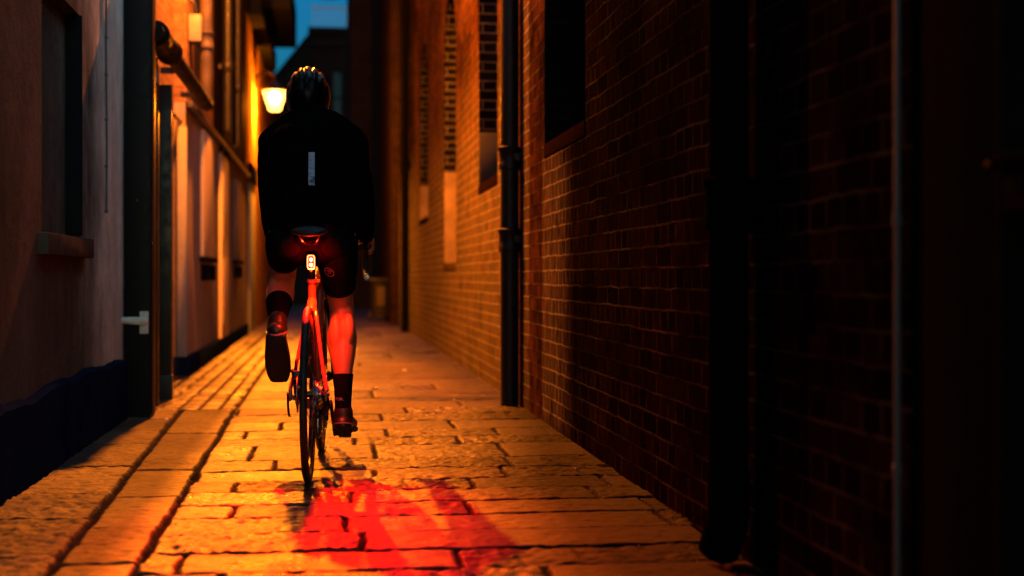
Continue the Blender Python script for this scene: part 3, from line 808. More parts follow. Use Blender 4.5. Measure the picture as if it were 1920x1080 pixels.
# bin at the far right
t = thing('wheelie_bin', 'black wheeled bin with pale patch against the far right wall', 'bin', (0.88, 25.5, 0))
b = MB(); b.loft([(0, 0, 0.08, 0.17, 0.20), (0, 0, 0.5, 0.19, 0.23), (0, 0, 0.72, 0.20, 0.25)], n=16, sub=2, round_ends=False, sq=5); b.build('body', M['blackpaint'], t)
b = MB(); b.box(-0.22, 0.22, -0.28, 0.26, 0.722, 0.77, 0.012); b.build('lid', M['blackpaint'], t)
b = MB(); b.box(-0.07, 0.07, -0.246, -0.236, 0.28, 0.62, 0.003); b.build('label_panel', simple('faded_label', (0.05, 0.045, 0.05), 0.8), t)
for s in (-1, 1):
    b = MB(); b.lathe([(0.02, -0.02), (0.1, -0.02), (0.1, 0.02), (0.02, 0.02)], c=(s * 0.17, 0.2, 0.095), axis='x', n=18); b.build('wheel', M['black'], t)

# litter
gb = MB(); rg = random.Random(5)
for k in range(900):
    y = 3.6 + 8.0 * rg.random() ** 1.3
    if rg.random() < 0.45: x = 1.13 - abs(rg.gauss(0, 0.055))
    elif rg.random() < 0.6: x = LX + 0.045 + abs(rg.gauss(0, 0.05))
    else: x = rg.choice((-0.53, -0.80, rg.uniform(-1.0, 1.1))) + rg.gauss(0, 0.02)
    s_ = rg.uniform(0.0015, 0.0055); a = rg.random() * 6.28
    z = -0.004 + s_ * 0.4
    p = [Vector((x + s_ * math.cos(a + q * 1.57) * rg.uniform(0.6, 1.3), y + s_ * math.sin(a + q * 1.57) * rg.uniform(0.6, 1.3), z)) for q in range(4)]
    tp = Vector((x + rg.uniform(-1, 1) * s_ * 0.3, y, z + s_ * rg.uniform(0.5, 1.2)))
    bt = [gb.bm.verts.new(v) for v in p]; tv = gb.bm.verts.new(tp)
    for q in range(4): gb.bm.faces.new((bt[q], bt[(q + 1) % 4], tv))
    gb.bm.faces.new(bt[::-1])
gr_ = gb.build('grit', simple('grit', (0.16, 0.13, 0.10), 0.7, scale=90, var=0.7), smooth=0)
tag(gr_, 'loose grit gathered in the joints and along the foot of the walls', 'grit', kind='stuff')
def grain(x, y, s, mat, lab):
    b = MB(); b.ball((0, 0, 0), s, s * 0.8, s * 0.45, 7, 5)
    o = b.build('pebble', mat, smooth=0); o.location = (x, y, 0.005); tag(o, lab, 'pebble', 'loose bits of stone on the paving')
grain(0.62, 12.0, 0.022, M['white'], 'pale pebble on the far paving left of the lit arches')
grain(1.0, 5.75, 0.010, M['galv'], 'tiny bluish chip on the dark paving at the foot of the unlit brick wall')
grain(-0.80, 8.75, 0.012, M['white'], 'pale pebble on the brick paving in front of the doorcase')
grain(-0.90, 8.05, 0.013, M['white'], 'pale pebble at the foot of the black doorcase')

# ------------------------------------------------------------------ bicycle
BX, BY, BA = -0.085, 5.53, -R(2.4)
bike = thing('road_bicycle', 'orange-red road bicycle with glowing red tail light ridden away down the alley', 'bicycle', (BX, BY, 0), BA)
def circ(cy, cz, r, n=64, x=0.0):
    return [(x, cy + r * math.cos(2 * math.pi * k / n), cz + r * math.sin(2 * math.pi * k / n)) for k in range(n)]
def wheel(cy, rear):
    t = bpy.data.objects.new('wheel', None); COL.objects.link(t); t.parent = bike
    b = MB(); b.loft([(*p, 0.0145, 0.0145) for p in circ(cy, 0.34, 0.3245)], n=12, closed=True, ref=(1, 0, 0)); b.build('tyre', M['tyre'], t)
    b = MB(); b.loft([(*p, 0.0115, 0.017) for p in circ(cy, 0.34, 0.300)], n=10, closed=True); b.build('rim', M['rim'], t)
    b = MB()
    for k in range(24):
        a = 2 * math.pi * k / 24; s = 1 if k % 2 else -1; a2 = a + 0.5 * (1 if (k // 2) % 2 else -1)
        b.tube([(s * 0.028, cy + 0.022 * math.cos(a2), 0.34 + 0.022 * math.sin(a2)), (s * 0.002, cy + 0.29 * math.cos(a), 0.34 + 0.29 * math.sin(a))], 0.0011, n=5)
    b.build('spokes', M['alloy'], t)
    b = MB(); b.lathe([(0.010, -0.052), (0.018, -0.045), (0.026, -0.032), (0.014, -0.024), (0.013, 0.024), (0.026, 0.032), (0.018, 0.045), (0.010, 0.06)], c=(0, cy, 0.34), axis='x', n=20); b.build('hub', M['darkmetal'], t)
    b = MB(); b.lathe([(0.035, -0.0395), (0.072, -0.0395), (0.072, -0.0415), (0.035, -0.0415)], c=(0, cy, 0.34), axis='x', n=40, closed=True)
    for k in range(6):
        a = k * math.pi / 3
        b.tube([(-0.0405, cy + 0.02 * math.cos(a), 0.34 + 0.02 * math.sin(a)), (-0.0405, cy + 0.045 * math.cos(a + 0.4), 0.34 + 0.045 * math.sin(a + 0.4))], 0.0025, n=5)
    b.build('brake_disc', M['alloy'], t)
    if rear:
        b = MB()
        for k, n in enumerate((28, 25, 22, 19, 17, 15, 13, 12)):
            r = n * 0.00205; x = 0.020 + k * 0.0042
            ring1 = []
            for q in range(n * 4):
                a = 2 * math.pi * q / (n * 4); rr = r + (0.0035 if q % 4 in (1, 2) else -0.001)
                ring1.append((cy + rr * math.cos(a), 0.34 + rr * math.sin(a)))
            b.ring_sweep([[(x, p[0], p[1]) for p in ring1], [(x + 0.0018, p[0], p[1]) for p in ring1]])
        b.build('cassette', M['alloy'], t)
    return t
def inpair(a, b): return a + b
wheel(0.0, True); wheel(1.0, False)
BB = (0, 0.41, 0.27); ST = (0, 0.262, 0.77); HT = (0, 0.792, 0.86); HB = (0, 0.833, 0.735)
b = MB()
b.tube([BB, ST], 0.0165, n=16); b.tube([(0, 0.30, 0.735), (0, 0.80, 0.835)], 0.017, n=14); b.tube([BB, HB], 0.024, n=16); b.tube([HB, HT], 0.022, n=16)
b.lathe([(0.024, -0.043), (0.024, 0.043)], c=BB, axis='x', n=20)
b.loft([(0, 0.275, 0.70, 0.017, 0.014), (0, 0.240, 0.685, 0.019, 0.014), (0, 0.205, 0.655, 0.018, 0.012)], n=12, sub=3)
for s in (-1, 1):
    b.tube([(s * 0.010, 0.235, 0.675), (s * 0.022, 0.185, 0.625), (s * 0.050, 0.075, 0.45), (s * 0.068, 0.012, 0.365), (s * 0.068, 0.0, 0.335)], 0.0075, n=10, sub=4)
    b.tube([(s * 0.030, 0.37, 0.27), (s * 0.034, 0.28, 0.285), (s * 0.064, 0.09, 0.32), (s * 0.068, 0.0, 0.335)], 0.009, n=10, sub=4)
    b.box(s * 0.068 - 0.005, s * 0.068 + 0.005, -0.02, 0.025, 0.315, 0.36, 0.003)
b.build('frame', M['frame'], bike)
b = MB(); b.tube([HB, (0, 0.860, 0.68), (0, 0.866, 0.66)], 0.022, n=14)
for s in (-1, 1): b.loft([(s * 0.018, 0.858, 0.685, 0.016, 0.018), (s * 0.042, 0.875, 0.63, 0.011, 0.016), (s * 0.052, 0.935, 0.48, 0.009, 0.013), (s * 0.055, 1.0, 0.34, 0.009, 0.010)], n=12, sub=4)
b.build('fork', M['black'], bike)
b = MB(); b.lathe([(0.0185, 0), (0.0215, 0.003), (0.0215, 0.014), (0.0185, 0.017)], c=(0, 0, 0), n=20)
rot = Matrix.Rotation(R(16.5), 4, 'X')
for v in b.bm.verts: v.co = rot @ v.co + Vector(ST)
b.box(0.004, 0.022, -0.006, 0.010, 0.004, 0.016, 0.002, Matrix.Translation(Vector(ST) + Vector((0.01, -0.005, -0.004))))
b.build('seat_clamp', M['frame'], bike)
SP = (0, 0.203, 0.945)
b = MB(); b.tube([(0, 0.265, 0.76), SP], 0.0137, n=16); b.build('seatpost', M['black'], bike)
# saddle
b = MB()
b.loft([(0, 0.035, 0.962, 0.052, 0.014), (0, 0.06, 0.968, 0.068, 0.019), (0, 0.10, 0.972, 0.069, 0.020), (0, 0.15, 0.972, 0.050, 0.018), (0, 0.20, 0.970, 0.030, 0.017), (0, 0.26, 0.968, 0.021, 0.016), (0, 0.30, 0.964, 0.017, 0.014)], n=20, sub=4)
sd = b.build('saddle', M['black'], bike)
b = MB()
for s in (-1, 1): b.tube([(s * 0.040, 0.065, 0.955), (s * 0.030, 0.09, 0.935), (s * 0.022, 0.15, 0.928), (s * 0.022, 0.22, 0.930), (s * 0.008, 0.29, 0.952)], 0.0038, n=8, sub=4)
b.build('saddle_rails', M['amber'], sd)
b = MB(); b.box(-0.028, 0.028, 0.18, 0.215, 0.918, 0.936, 0.004); b.tube([(0, 0.17, 0.935), (0, 0.172, 0.91)], 0.004, n=8); b.build('rail_clamp', M['darkmetal'], sd)
# tail light
tl = MB(); tl.loft([(0, 0.205, 0.850, 0.0165, 0.030), (0, 0.186, 0.850, 0.0165, 0.030)], n=24, sub=1, round_ends=False, sq=5); tl.box(-0.010, 0.010, 0.20, 0.226, 0.838, 0.866, 0.003)
tl.box(-0.005, 0.005, 0.188, 0.20, 0.812, 0.822, 0.002)
tl = tl.build('tail_light', M['black'], bike)
ring = []
def rr_(w, h, n=24, sq=5):
    o_ = []
    for k in range(n):
        th = 2 * math.pi * k / n
        o_.append((math.copysign(abs(math.cos(th)) ** (2 / sq), math.cos(th)) * w, math.copysign(abs(math.sin(th)) ** (2 / sq), math.sin(th)) * h))
    return o_
M['led_ring'] = emis('led_ring_glow', (1.0, 0.38, 0.10), 0.7)
M['led'] = emis('led_glow', (1.0, 0.65, 0.35), 1.2)
b = MB()
outr = rr_(0.0155, 0.029); inr = rr_(0.0115, 0.025)
rings = [[(p[0], 0.1855, 0.85 + p[1]) for p in outr], [(p[0], 0.1825, 0.85 + p[1]) for p in outr], [(p[0], 0.1825, 0.85 + p[1]) for p in inr], [(p[0], 0.1855, 0.85 + p[1]) for p in inr]]
b.ring_sweep(rings, closed=True); b.build('light_ring', M['led_ring'], tl)
for z in (0.8605, 0.8395):
    b = MB(); b.lathe([(0.0075, 0.0), (0.007, -0.003), (0.004, -0.005), (0.0005, -0.0055)], c=(0, 0.1855, z), axis='y', n=16); b.build('led', M['led'], tl)
RED = (1.0, 0.004, 0.0006)
def beam(name, typ, W, loc, aim=None, cone=120, blend=1.0):
    ld = bpy.data.lights.new(name, typ); ld.energy = W; ld.color = RED if 'down' not in name else (1.0, 0.035, 0.002); ld.shadow_soft_size = 0.010
    lo = bpy.data.objects.new(name, ld); COL.objects.link(lo); lo.parent = bike; lo.location = loc
    if typ == 'SPOT':
        ld.spot_size = R(cone); ld.spot_blend = blend
        lo.rotation_euler = Vector(aim).to_track_quat('-Z', 'Y').to_euler()
beam('tail_light_glow', 'POINT', RED_W * 0.13, (0, 0.150, 0.85))
beam('tail_light_beam', 'SPOT', RED_W * 15, (0, 0.165, 0.85), (0.20, -1, -0.95), 82, 1.0)
beam('tail_light_wide_beam', 'SPOT', RED_W * 2.0, (0, 0.160, 0.85), (0.45, -1, -1.0), 140, 1.0)
beam('tail_light_down_beam', 'SPOT', RED_W * 1.9, (0, 0.165, 0.835), (0.36, 0.12, -1), 118, 0.9)
# drivetrain
def crank(sx, py, pz):
    b = MB(); x = sx * 0.075
    b.loft([(x - sx * 0.006, BB[1], BB[2], 0.008, 0.017), (x, (BB[1] + py) / 2, (BB[2] + pz) / 2, 0.007, 0.013), (x + sx * 0.006, py, pz, 0.007, 0.011)], n=12, sub=3); 
    b.build('crank', M['darkmetal'], bike)
crank(1, 0.505, 0.13); crank(-1, 0.315, 0.41)
b = MB()
for (n, x) in ((50, 0.050), (34, 0.044)):
    r = n * 0.00205; out = []; inn = []
    for q in range(n * 4):
        a = 2 * math.pi * q / (n * 4); rr = r + (0.0035 if q % 4 in (1, 2) else -0.001)
        out.append((BB[1] + rr * math.cos(a), BB[2] + rr * math.sin(a))); inn.append((BB[1] + (r - 0.014) * math.cos(a), BB[2] + (r - 0.014) * math.sin(a)))
    b.ring_sweep([[(x, *p) for p in out], [(x + 0.003, *p) for p in out], [(x + 0.003, *p) for p in inn], [(x, *p) for p in inn]], closed=True)
for k in range(4):
    a = k * math.pi / 2 + 0.6; b.tube([(0.055, BB[1], BB[2]), (0.050, BB[1] + 0.09 * math.cos(a), BB[2] + 0.09 * math.sin(a))], 0.007, n=8)
b.build('chainring', M['darkmetal'], bike)
b = MB()
top = [(0.050, BB[1] + 0.02, BB[2] + 0.104), (0.036, 0.0, 0.34 + 0.040)]
b.tube(top, 0.0042, n=6)
b.tube([(0.036, 0.0, 0.34 - 0.040), (0.036, 0.015, 0.275), (0.036, 0.01, 0.205), (0.036, 0.02, 0.175), (0.040, 0.05, 0.170), (0.050, BB[1] - 0.02, BB[2] - 0.103)], 0.0042, n=6, sub=3)
b.tube([(0.036, 0.041 * math.cos(a), 0.34 + 0.041 * math.sin(a)) for a in [math.pi / 2 + k * math.pi / 8 for k in range(9)]], 0.0042, n=6)
b.build('chain', M['alloy'], bike)
b = MB()
b.loft([(0.066, 0.005, 0.325, 0.012, 0.014), (0.072, -0.012, 0.295, 0.013, 0.016), (0.058, 0.008, 0.268, 0.015, 0.015)], n=12, sub=3)
b.lathe([(0.004, -0.003), (0.017, -0.003), (0.017, 0.003), (0.004, 0.003)], c=(0.036, 0.012, 0.262), axis='x', n=16)
b.lathe([(0.004, -0.003), (0.017, -0.003), (0.017, 0.003), (0.004, 0.003)], c=(0.036, 0.020, 0.192), axis='x', n=16)
b.loft([(0.043, 0.012, 0.265, 0.002, 0.011), (0.043, 0.02, 0.19, 0.002, 0.010)], n=8, sub=1); b.loft([(0.029, 0.012, 0.265, 0.002, 0.011), (0.029, 0.02, 0.19, 0.002, 0.010)], n=8, sub=1)
b.build('rear_derailleur', M['darkmetal'], bike)
b = MB(); b.box(-0.062, -0.030, 0.005, 0.050, 0.375, 0.430, 0.006); b.tube([(-0.048, 0.03, 0.43), (-0.050, 0.045, 0.47), (-0.046, 0.10, 0.47)], 0.004, n=8, sub=4)
b.tube([(-0.052, -0.004, 0.385), (-0.052, -0.006, 0.40)], 0.006, n=8)
b.build('brake_caliper', M['darkmetal'], bike)
b = MB(); b.tube([(-0.07, 0, 0.34), (-0.082, 0, 0.34)], 0.009, n=12); b.tube([(-0.078, -0.004, 0.335), (-0.075, -0.012, 0.28), (-0.070, -0.016, 0.255)], 0.0045, n=8, sub=3); b.build('quick_release', M['darkmetal'], bike)
b = MB(); b.tube([(0.068, 0, 0.34), (0.082, 0, 0.34)], 0.008, n=12); b.build('axle_nut', M['darkmetal'], bike)
for (sx, py, pz, a) in ((1, 0.505, 0.13, 0), (-1, 0.315, 0.41, -48)):
    m = Matrix.Translation(Vector((sx * 0.125, py, pz))) @ Matrix.Rotation(R(a), 4, 'X')
    b = MB(); b.box(-0.026, 0.026, -0.030, 0.032, -0.011, 0.006, 0.004, m); b.box(-0.020, 0.020, -0.045, -0.028, -0.005, 0.004, 0.002, m)
    b.tube([(sx * 0.078, py, pz), (sx * 0.13, py, pz)], 0.006, n=10); b.build('pedal', M['black'], bike)
# bars
b = MB(); b.tube([HT, (0, 0.780, 0.90)], 0.016, n=12); b.loft([(0, 0.782, 0.893, 0.018, 0.018), (0, 0.868, 0.925, 0.017, 0.017)], n=12, sub=1); b.build('stem', M['black'], bike)
b = MB()
for s in (-1, 1):
    b.tube([(0, 0.868, 0.925), (s * 0.10, 0.868, 0.926), (s * 0.170, 0.872, 0.925), (s * 0.197, 0.90, 0.922), (s * 0.201, 0.94, 0.912), (s * 0.203, 0.965, 0.875), (s * 0.205, 0.955, 0.828), (s * 0.207, 0.91, 0.798), (s * 0.209, 0.85, 0.79)], 0.0155, n=12, sub=4, ref=(0, 1, 0.3))
hb = b.build('handlebar', M['black'], bike)
for s in (-1, 1):
    b = MB(); b.lathe([(0.002, -0.006), (0.012, -0.005), (0.0162, -0.001), (0.0162, 0.004)], c=(s * 0.209, 0.846, 0.79), axis='y', n=16); b.build('bar_end_plug', M['alloy'], hb)
    hd = MB(); hd.loft([(s * 0.201, 0.925, 0.920, 0.014, 0.017), (s * 0.202, 0.965, 0.930, 0.015, 0.018), (s * 0.203, 1.005, 0.945, 0.014, 0.020), (s * 0.203, 1.02, 0.965, 0.011, 0.014)], n=12, sub=3)
    hd = hd.build('brake_hood', M['black'], bike)
    b = MB(); b.loft([(s * 0.203, 1.012, 0.935, 0.006, 0.008), (s * 0.205, 1.022, 0.885, 0.006, 0.006), (s * 0.210, 1.005, 0.83, 0.007, 0.005)], n=8, sub=3); b.build('brake_lever', M['darkmetal'], hd)

# ------------------------------------------------------------------ rider
rider = thing('person', 'cyclist in black jacket, shorts and helmet seen from behind, riding the bicycle', 'person', (BX, BY, 0), BA)
sx0 = -0.012      # shoulders sit slightly left of the frame line
def torso(b, g):
    b.loft([(0, 0.285, 0.925, 0.145 + g, 0.080 + g), (0, 0.275, 1.00, 0.160 + g, 0.100 + g), (-0.004, 0.325, 1.12, 0.150 + g, 0.105 + g), (-0.008, 0.41, 1.24, 0.162 + g, 0.108 + g), (sx0, 0.50, 1.345, 0.175 + g, 0.100 + g), (sx0, 0.555, 1.42, 0.130 + g, 0.075 + g), (sx0 - 0.004, 0.60, 1.465, 0.075 + g, 0.055 + g)], n=24, sub=4)
    for s in (-1, 1):
        b.loft([(sx0 + s * 0.02, 0.575, 1.455, 0.050 + g, 0.050 + g), (sx0 + s * 0.10, 0.565, 1.420, 0.055 + g, 0.055 + g), (sx0 + s * 0.168, 0.565, 1.352, 0.055 + g, 0.057 + g)], n=16, sub=3, ref=(0, 1, 0))
def arm(b, s, g, upto=1.0):
    p = [(sx0 + s * 0.168, 0.565, 1.355, 0.053 + g, 0.055 + g), (sx0 + s * 0.182, 0.605, 1.265, 0.048 + g, 0.050 + g), (sx0 * 0.6 + s * 0.192, 0.66, 1.175, 0.042 + g, 0.044 + g), (s * 0.197, 0.725, 1.095, 0.038 + g, 0.039 + g), (s * 0.202, 0.82, 1.022, 0.034 + g, 0.035 + g), (s * 0.205, 0.905, 0.972, 0.025 + g, 0.022 + g)]
    b.loft(p, n=16, sub=4)
b = MB(); torso(b, 0.0)
for s in (-1, 1):
    arm(b, s, 0.0)
    # palm over the hood, fingers curled round it, thumb on the inner side
    b.loft([(s * 0.205, 0.905, 0.972, 0.024, 0.019), (s * 0.206, 0.94, 0.960, 0.033, 0.017), (s * 0.208, 0.975, 0.957, 0.038, 0.015)], n=14, sub=3)
    for k, (yy, L_) in enumerate(((0.990, 0.95), (0.972, 1.05), (0.954, 1.0), (0.937, 0.85))):
        b.loft([(s * 0.212, yy, 0.956, 0.0088, 0.0088), (s * 0.236, yy + 0.006, 0.945, 0.0088, 0.0088), (s * (0.232), yy + 0.008, 0.945 - 0.036 * L_, 0.0080, 0.0080), (s * 0.212, yy + 0.006, 0.945 - 0.045 * L_, 0.0070, 0.0070)], n=8, sub=3, ref=(0, 1, 0))
    b.loft([(s * 0.190, 0.935, 0.958, 0.010, 0.010), (s * 0.174, 0.965, 0.945, 0.0095, 0.0095), (s * 0.178, 0.99, 0.925, 0.0078, 0.0078)], n=8, sub=3, ref=(0, 0, 1))
hx = -0.040
b.loft([(sx0, 0.60, 1.44, 0.056, 0.056), (-0.02, 0.635, 1.50, 0.053, 0.055)], n=16, sub=3)
b.ball((hx, 0.69, 1.585), 0.074, 0.092, 0.10, 24, 16); b.ball((hx, 0.735, 1.525), 0.055, 0.055, 0.055, 16, 12)
b.ball((hx, 0.79, 1.55), 0.013, 0.02, 0.02); b.ball((hx, 0.775, 1.512), 0.024, 0.010, 0.007)
for s in (-1, 1):
    b.ball((hx + s * 0.076, 0.685, 1.555), 0.010, 0.018, 0.030); b.ball((hx + s * 0.03, 0.768, 1.578), 0.013, 0.012, 0.009)
# legs
b.loft([(0.088, 0.29, 0.96, 0.088, 0.082), (0.098, 0.37, 0.85, 0.074, 0.076), (0.104, 0.455, 0.735, 0.058, 0.060), (0.110, 0.498, 0.665, 0.052, 0.053), (0.113, 0.470, 0.600, 0.053, 0.052), (0.114, 0.435, 0.535, 0.063, 0.060), (0.117, 0.415, 0.46, 0.052, 0.052), (0.120, 0.400, 0.37, 0.036, 0.038), (0.120, 0.388, 0.26, 0.030, 0.033), (0.122, 0.39, 0.20, 0.028, 0.032)], n=18, sub=5)
b.ball((0.092, 0.395, 0.560), 0.030, 0.034, 0.078); b.ball((0.142, 0.398, 0.572), 0.030, 0.034, 0.070); b.ball((0.088, 0.475, 0.665), 0.010, 0.016, 0.05); b.ball((0.138, 0.475, 0.665), 0.010, 0.016, 0.05)
b.loft([(-0.088, 0.29, 0.96, 0.088, 0.082), (-0.115, 0.43, 0.915, 0.076, 0.078), (-0.138, 0.57, 0.84, 0.060, 0.062), (-0.142, 0.62, 0.79, 0.054, 0.056), (-0.145, 0.56, 0.755, 0.055, 0.055), (-0.145, 0.48, 0.715, 0.060, 0.060), (-0.143, 0.38, 0.665, 0.046, 0.045), (-0.141, 0.30, 0.625, 0.034, 0.034), (-0.139, 0.255, 0.59, 0.030, 0.032)], n=18, sub=5)
link('body', remeshed(b, 0.006, 'body', 3), M['skin'], rider)
b = MB(); torso(b, 0.010)
for s in (-1, 1): arm(b, s, 0.008)
b.ball((0, 0.255, 0.945), 0.155, 0.085, 0.05)
b.loft([(sx0, 0.60, 1.45, 0.066, 0.062), (-0.02, 0.628, 1.487, 0.063, 0.062)], n=18, sub=3, round_ends=False)
jk_me = remeshed(b, 0.007, 'jacket', 4)
def folds(me, amp):
    n = len(me.vertices); c = np.empty(n * 3, np.float32); me.vertices.foreach_get('co', c); c = c.reshape(-1, 3)
    nr = np.empty(n * 3, np.float32); me.vertex_normals.foreach_get('vector', nr); nr = nr.reshape(-1, 3)
    f = 0
    for (a, b_, c_, k, ph) in ((9, 14, 22, 1.0, 0.3), (-15, 8, 31, 0.7, 1.9), (24, -11, 47, 0.45, 4.0), (-31, 27, 60, 0.3, 2.2)):
        f = f + k * np.sin(c[:, 0] * a + c[:, 1] * b_ + c[:, 2] * c_ + ph + 1.6 * np.sin(c[:, 2] * 9 + c[:, 0] * 13 + ph))
    c = c + nr * (amp * (0.5 + 0.5 * np.tanh(f)))[:, None]
    me.vertices.foreach_set('co', c.ravel().astype(np.float32)); me.update()
folds(jk_me, 0.007)
jk = link('jacket', jk_me, M['jacket'], rider)
b = MB()
b.loft([(0, 0.29, 0.93, 0.145, 0.080), (0, 0.28, 1.00, 0.163, 0.105)], n=24, sub=3)
for s in (-1, 1): b.ball((s * 0.082, 0.262, 0.945), 0.092, 0.088, 0.082)
b.loft([(0.088, 0.29, 0.955, 0.098, 0.092), (0.098, 0.365, 0.855, 0.084, 0.086), (0.103, 0.452, 0.742, 0.066, 0.069)], n=20, sub=5, round_ends=False)
b.loft([(-0.088, 0.29, 0.955, 0.098, 0.092), (-0.115, 0.42, 0.915, 0.086, 0.088), (-0.132, 0.53, 0.868, 0.069, 0.071)], n=20, sub=5, round_ends=False)
sh_me = remeshed(b, 0.006, 'shorts', 4)
sh = link('shorts', sh_me, M['lycra'], rider)
for pts in ([(0.119, 0.405, 0.388, 0.0435, 0.0445), (0.120, 0.396, 0.33, 0.0375, 0.040), (0.120, 0.390, 0.26, 0.034, 0.038), (0.121, 0.392, 0.21, 0.034, 0.038)],
            [(-0.144, 0.425, 0.688, 0.055, 0.055), (-0.143, 0.36, 0.655, 0.046, 0.046), (-0.141, 0.30, 0.625, 0.038, 0.038), (-0.139, 0.255, 0.585, 0.035, 0.038)]):
    b = MB(); b.loft(pts, n=22, sub=5, round_ends=False); b.build('sock', M['sock'], rider)
def shoe(ankle, pts, sole_off, trim):
    b = MB(); b.loft(ankle, n=16, sub=3); b.loft(pts, n=18, sub=4)
    s_ = link('shoe', remeshed(b, 0.005, 'shoe', 2), M['shoe'], rider)
    b = MB(); q = [(p[0] + sole_off[0], p[1] + sole_off[1], p[2] + sole_off[2], p[3] * 1.03, p[4] * 0.42) for p in pts]
    b.loft(q, n=18, sub=4, sq=3.5); b.build('sole', M['sole'], s_)
    b = MB(); b.tube(trim, 0.0032, n=6, sub=4); b.build('heel_trim', M['trim'], s_)
    return s_
def heel_arc(c, r, up, back, a0=-80, a1=80):
    c, up, back = Vector(c), Vector(up).normalized(), Vector(back).normalized(); sd_ = up.cross(back)
    return [tuple(c + sd_ * r * math.sin(R(a)) + back * r * math.cos(R(a)) + up * 0.012 * math.cos(R(a))) for a in range(a0, a1 + 1, 20)]
shoe([(0.121, 0.392, 0.235, 0.040, 0.046), (0.121, 0.395, 0.19, 0.042, 0.048)],
     [(0.121, 0.365, 0.185, 0.038, 0.036), (0.122, 0.42, 0.185, 0.042, 0.042), (0.126, 0.51, 0.175, 0.050, 0.036), (0.129, 0.58, 0.167, 0.046, 0.028), (0.130, 0.62, 0.163, 0.034, 0.020)],
     (0, 0, -0.024), heel_arc((0.121, 0.372, 0.182), 0.041, (0, 0, 1), (0, -1, 0)))
shoe([(-0.140, 0.285, 0.615, 0.040, 0.042), (-0.139, 0.25, 0.575, 0.042, 0.044)],
     [(-0.139, 0.212, 0.575, 0.038, 0.036), (-0.139, 0.235, 0.53, 0.043, 0.042), (-0.138, 0.295, 0.465, 0.050, 0.036), (-0.138, 0.345, 0.415, 0.046, 0.028), (-0.138, 0.370, 0.385, 0.034, 0.020)],
     (0, -0.020, -0.016), heel_arc((-0.139, 0.216, 0.575), 0.041, (0, -0.6, 0.8), (0, -0.8, -0.6)))
# helmet: shell with lengthwise vent channels
b = MB(); hc = Vector((hx, 0.70, 1.575)); nu, nv = 64, 30; rows = []
for j in range(nv + 1):
    ph = R(-32) + (R(89) - R(-32)) * j / nv; row = []
    for i in range(nu):
        th = 2 * math.pi * i / nu
        x = math.cos(th) * math.cos(ph); y = math.sin(th) * math.cos(ph); z = math.sin(ph)
        q = math.cos(x * 19.0)
        ch = 0.05 * (1 if q < -0.15 else 0) * (1 if (z > 0.12 and abs(x) < 0.9) else 0)
        k = 1.0 - ch
        zz = max(z, -0.62 + 0.25 * max(y, 0))
        row.append(tuple(hc + Vector((x * 0.096 * k, y * 0.130 * k - 0.006, zz * 0.128 * k))))
    rows.append(row)
b.ring_sweep(rows); hm = b.build('helmet', M['helmet'], rider, smooth=50)
hm_tree = BVHTree.FromPolygons([v.co.copy() for v in hm.data.vertices], [tuple(p.vertices) for p in hm.data.polygons])
jk_tree = BVHTree.FromPolygons([v.co.copy() for v in jk_me.vertices], [tuple(p.vertices) for p in jk_me.polygons])
sh_tree = BVHTree.FromPolygons([v.co.copy() for v in sh_me.vertices], [tuple(p.vertices) for p in sh_me.polygons])
def decal_strip(tree, x0, x1, z0, z1, name, mat, parent, lean=0.0, off=0.0015, ny=14, nx=3, label=None):
    g_ = []
    for j in range(ny + 1):
        row = []
        for i in range(nx + 1):
            z = z0 + (z1 - z0) * j / ny; x = x0 + (x1 - x0) * i / nx + lean * (z - z0)
            hit = tree.ray_cast(Vector((x, -0.5, z)), Vector((0, 1, 0)))
            row.append((hit[0] + hit[1] * off) if hit[0] else None)
        g_.append(row)
    b = MB()
    for j in range(ny):
        for i in range(nx):
            q = [g_[j][i], g_[j][i + 1], g_[j + 1][i + 1], g_[j + 1][i]]
            if all(p is not None for p in q): b.quad(*q)
    bmesh.ops.remove_doubles(b.bm, verts=b.bm.verts[:], dist=1e-5)
    return b.build(name, mat, parent, label, smooth=80)
def strip_mat():
    g = NG('reflective_tape'); v = g.coord()
    n = g.noise(g.mapping(v, (20, 1, 38)), 1.0, 4, 0.7)
    c = g.mix(g.ramp(n.outputs[0], [(0.40, 1.0), (0.46, 0.0)]), (0.42, 0.46, 0.58), (0.06, 0.07, 0.11))
    g.b.inputs['Emission Strength'].default_value = 0
    return g.done(c, 0.3, metal=0.0, spec=0.8)
M['tape'] = strip_mat()
decal_strip(jk_tree, -0.012, 0.013, 1.157, 1.297, 'reflective_strip', M['tape'], jk, lean=-0.03)
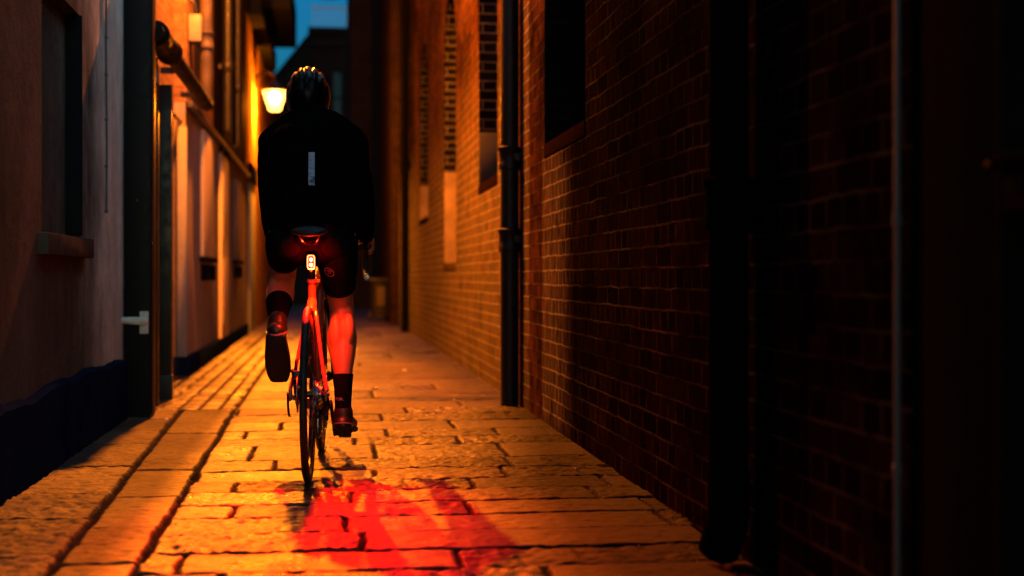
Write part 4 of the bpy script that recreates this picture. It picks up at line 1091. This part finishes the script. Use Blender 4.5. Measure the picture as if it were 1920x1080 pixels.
decal_strip(jk_tree, -0.15, 0.14, 1.060, 1.063, 'pocket_seam', M['lycra'], jk, nx=20, ny=1)
for s in (-1, 1):
    decal_strip(hm_tree, hx + s * 0.066 - 0.005, hx + s * 0.066 + 0.005, 1.645, 1.672, 'helmet_sticker', M['greypaint'], hm, lean=-s * 0.75, ny=6)
decal_strip(hm_tree, hx - 0.028, hx + 0.028, 1.511, 1.515, 'helmet_rear_edge', M['greypaint'], hm, ny=1, nx=8)
# round emblem on the right thigh
b = MB(); cx, cz = 0.068, 0.812
def onsh(x, z, off=0.0015):
    h_ = sh_tree.ray_cast(Vector((x, -0.5, z)), Vector((0, 1, 0))); return h_[0] + h_[1] * off
rings = []
for r in (0.0195, 0.0175):
    rings.append([onsh(cx + r * math.cos(2 * math.pi * k / 28), cz + r * 0.85 * math.sin(2 * math.pi * k / 28) - 0.35 * r * math.cos(2 * math.pi * k / 28)) for k in range(28)])
b.ring_sweep(rings, cap=False)
rings = [[onsh(cx + r * math.cos(2 * math.pi * k / 12), cz + r * math.sin(2 * math.pi * k / 12)) for k in range(12)] for r in (0.006, 0.0045)]
b.ring_sweep(rings, cap=False)
b.tube([onsh(cx - 0.013, cz + 0.006), onsh(cx, cz + 0.009), onsh(cx + 0.012, cz + 0.002)], 0.0008, n=5)
b.build('emblem', M['logo'], sh)
# small lettering on the right sock
cu = bpy.data.curves.new('sock_text', 'FONT'); cu.body = 'POR.'; cu.size = 0.017; cu.extrude = 0.0006; cu.space_character = 1.05
to = bpy.data.objects.new('tmp_text', cu); COL.objects.link(to)
dg = bpy.context.evaluated_depsgraph_get(); tm = bpy.data.meshes.new_from_object(to.evaluated_get(dg)); bpy.data.objects.remove(to)
for v in tm.vertices:
    x, y, z = v.co; a = (x - 0.034) / 0.037
    v.co = Vector((0.120 + 0.039 * math.sin(a), 0.393 - 0.0418 * math.cos(a) - z, 0.285 + y))
finish(tm, 0)
sockr = [o for o in rider.children if o.name.startswith('sock')][0]
link('sock_lettering', tm, M['logo'], sockr)
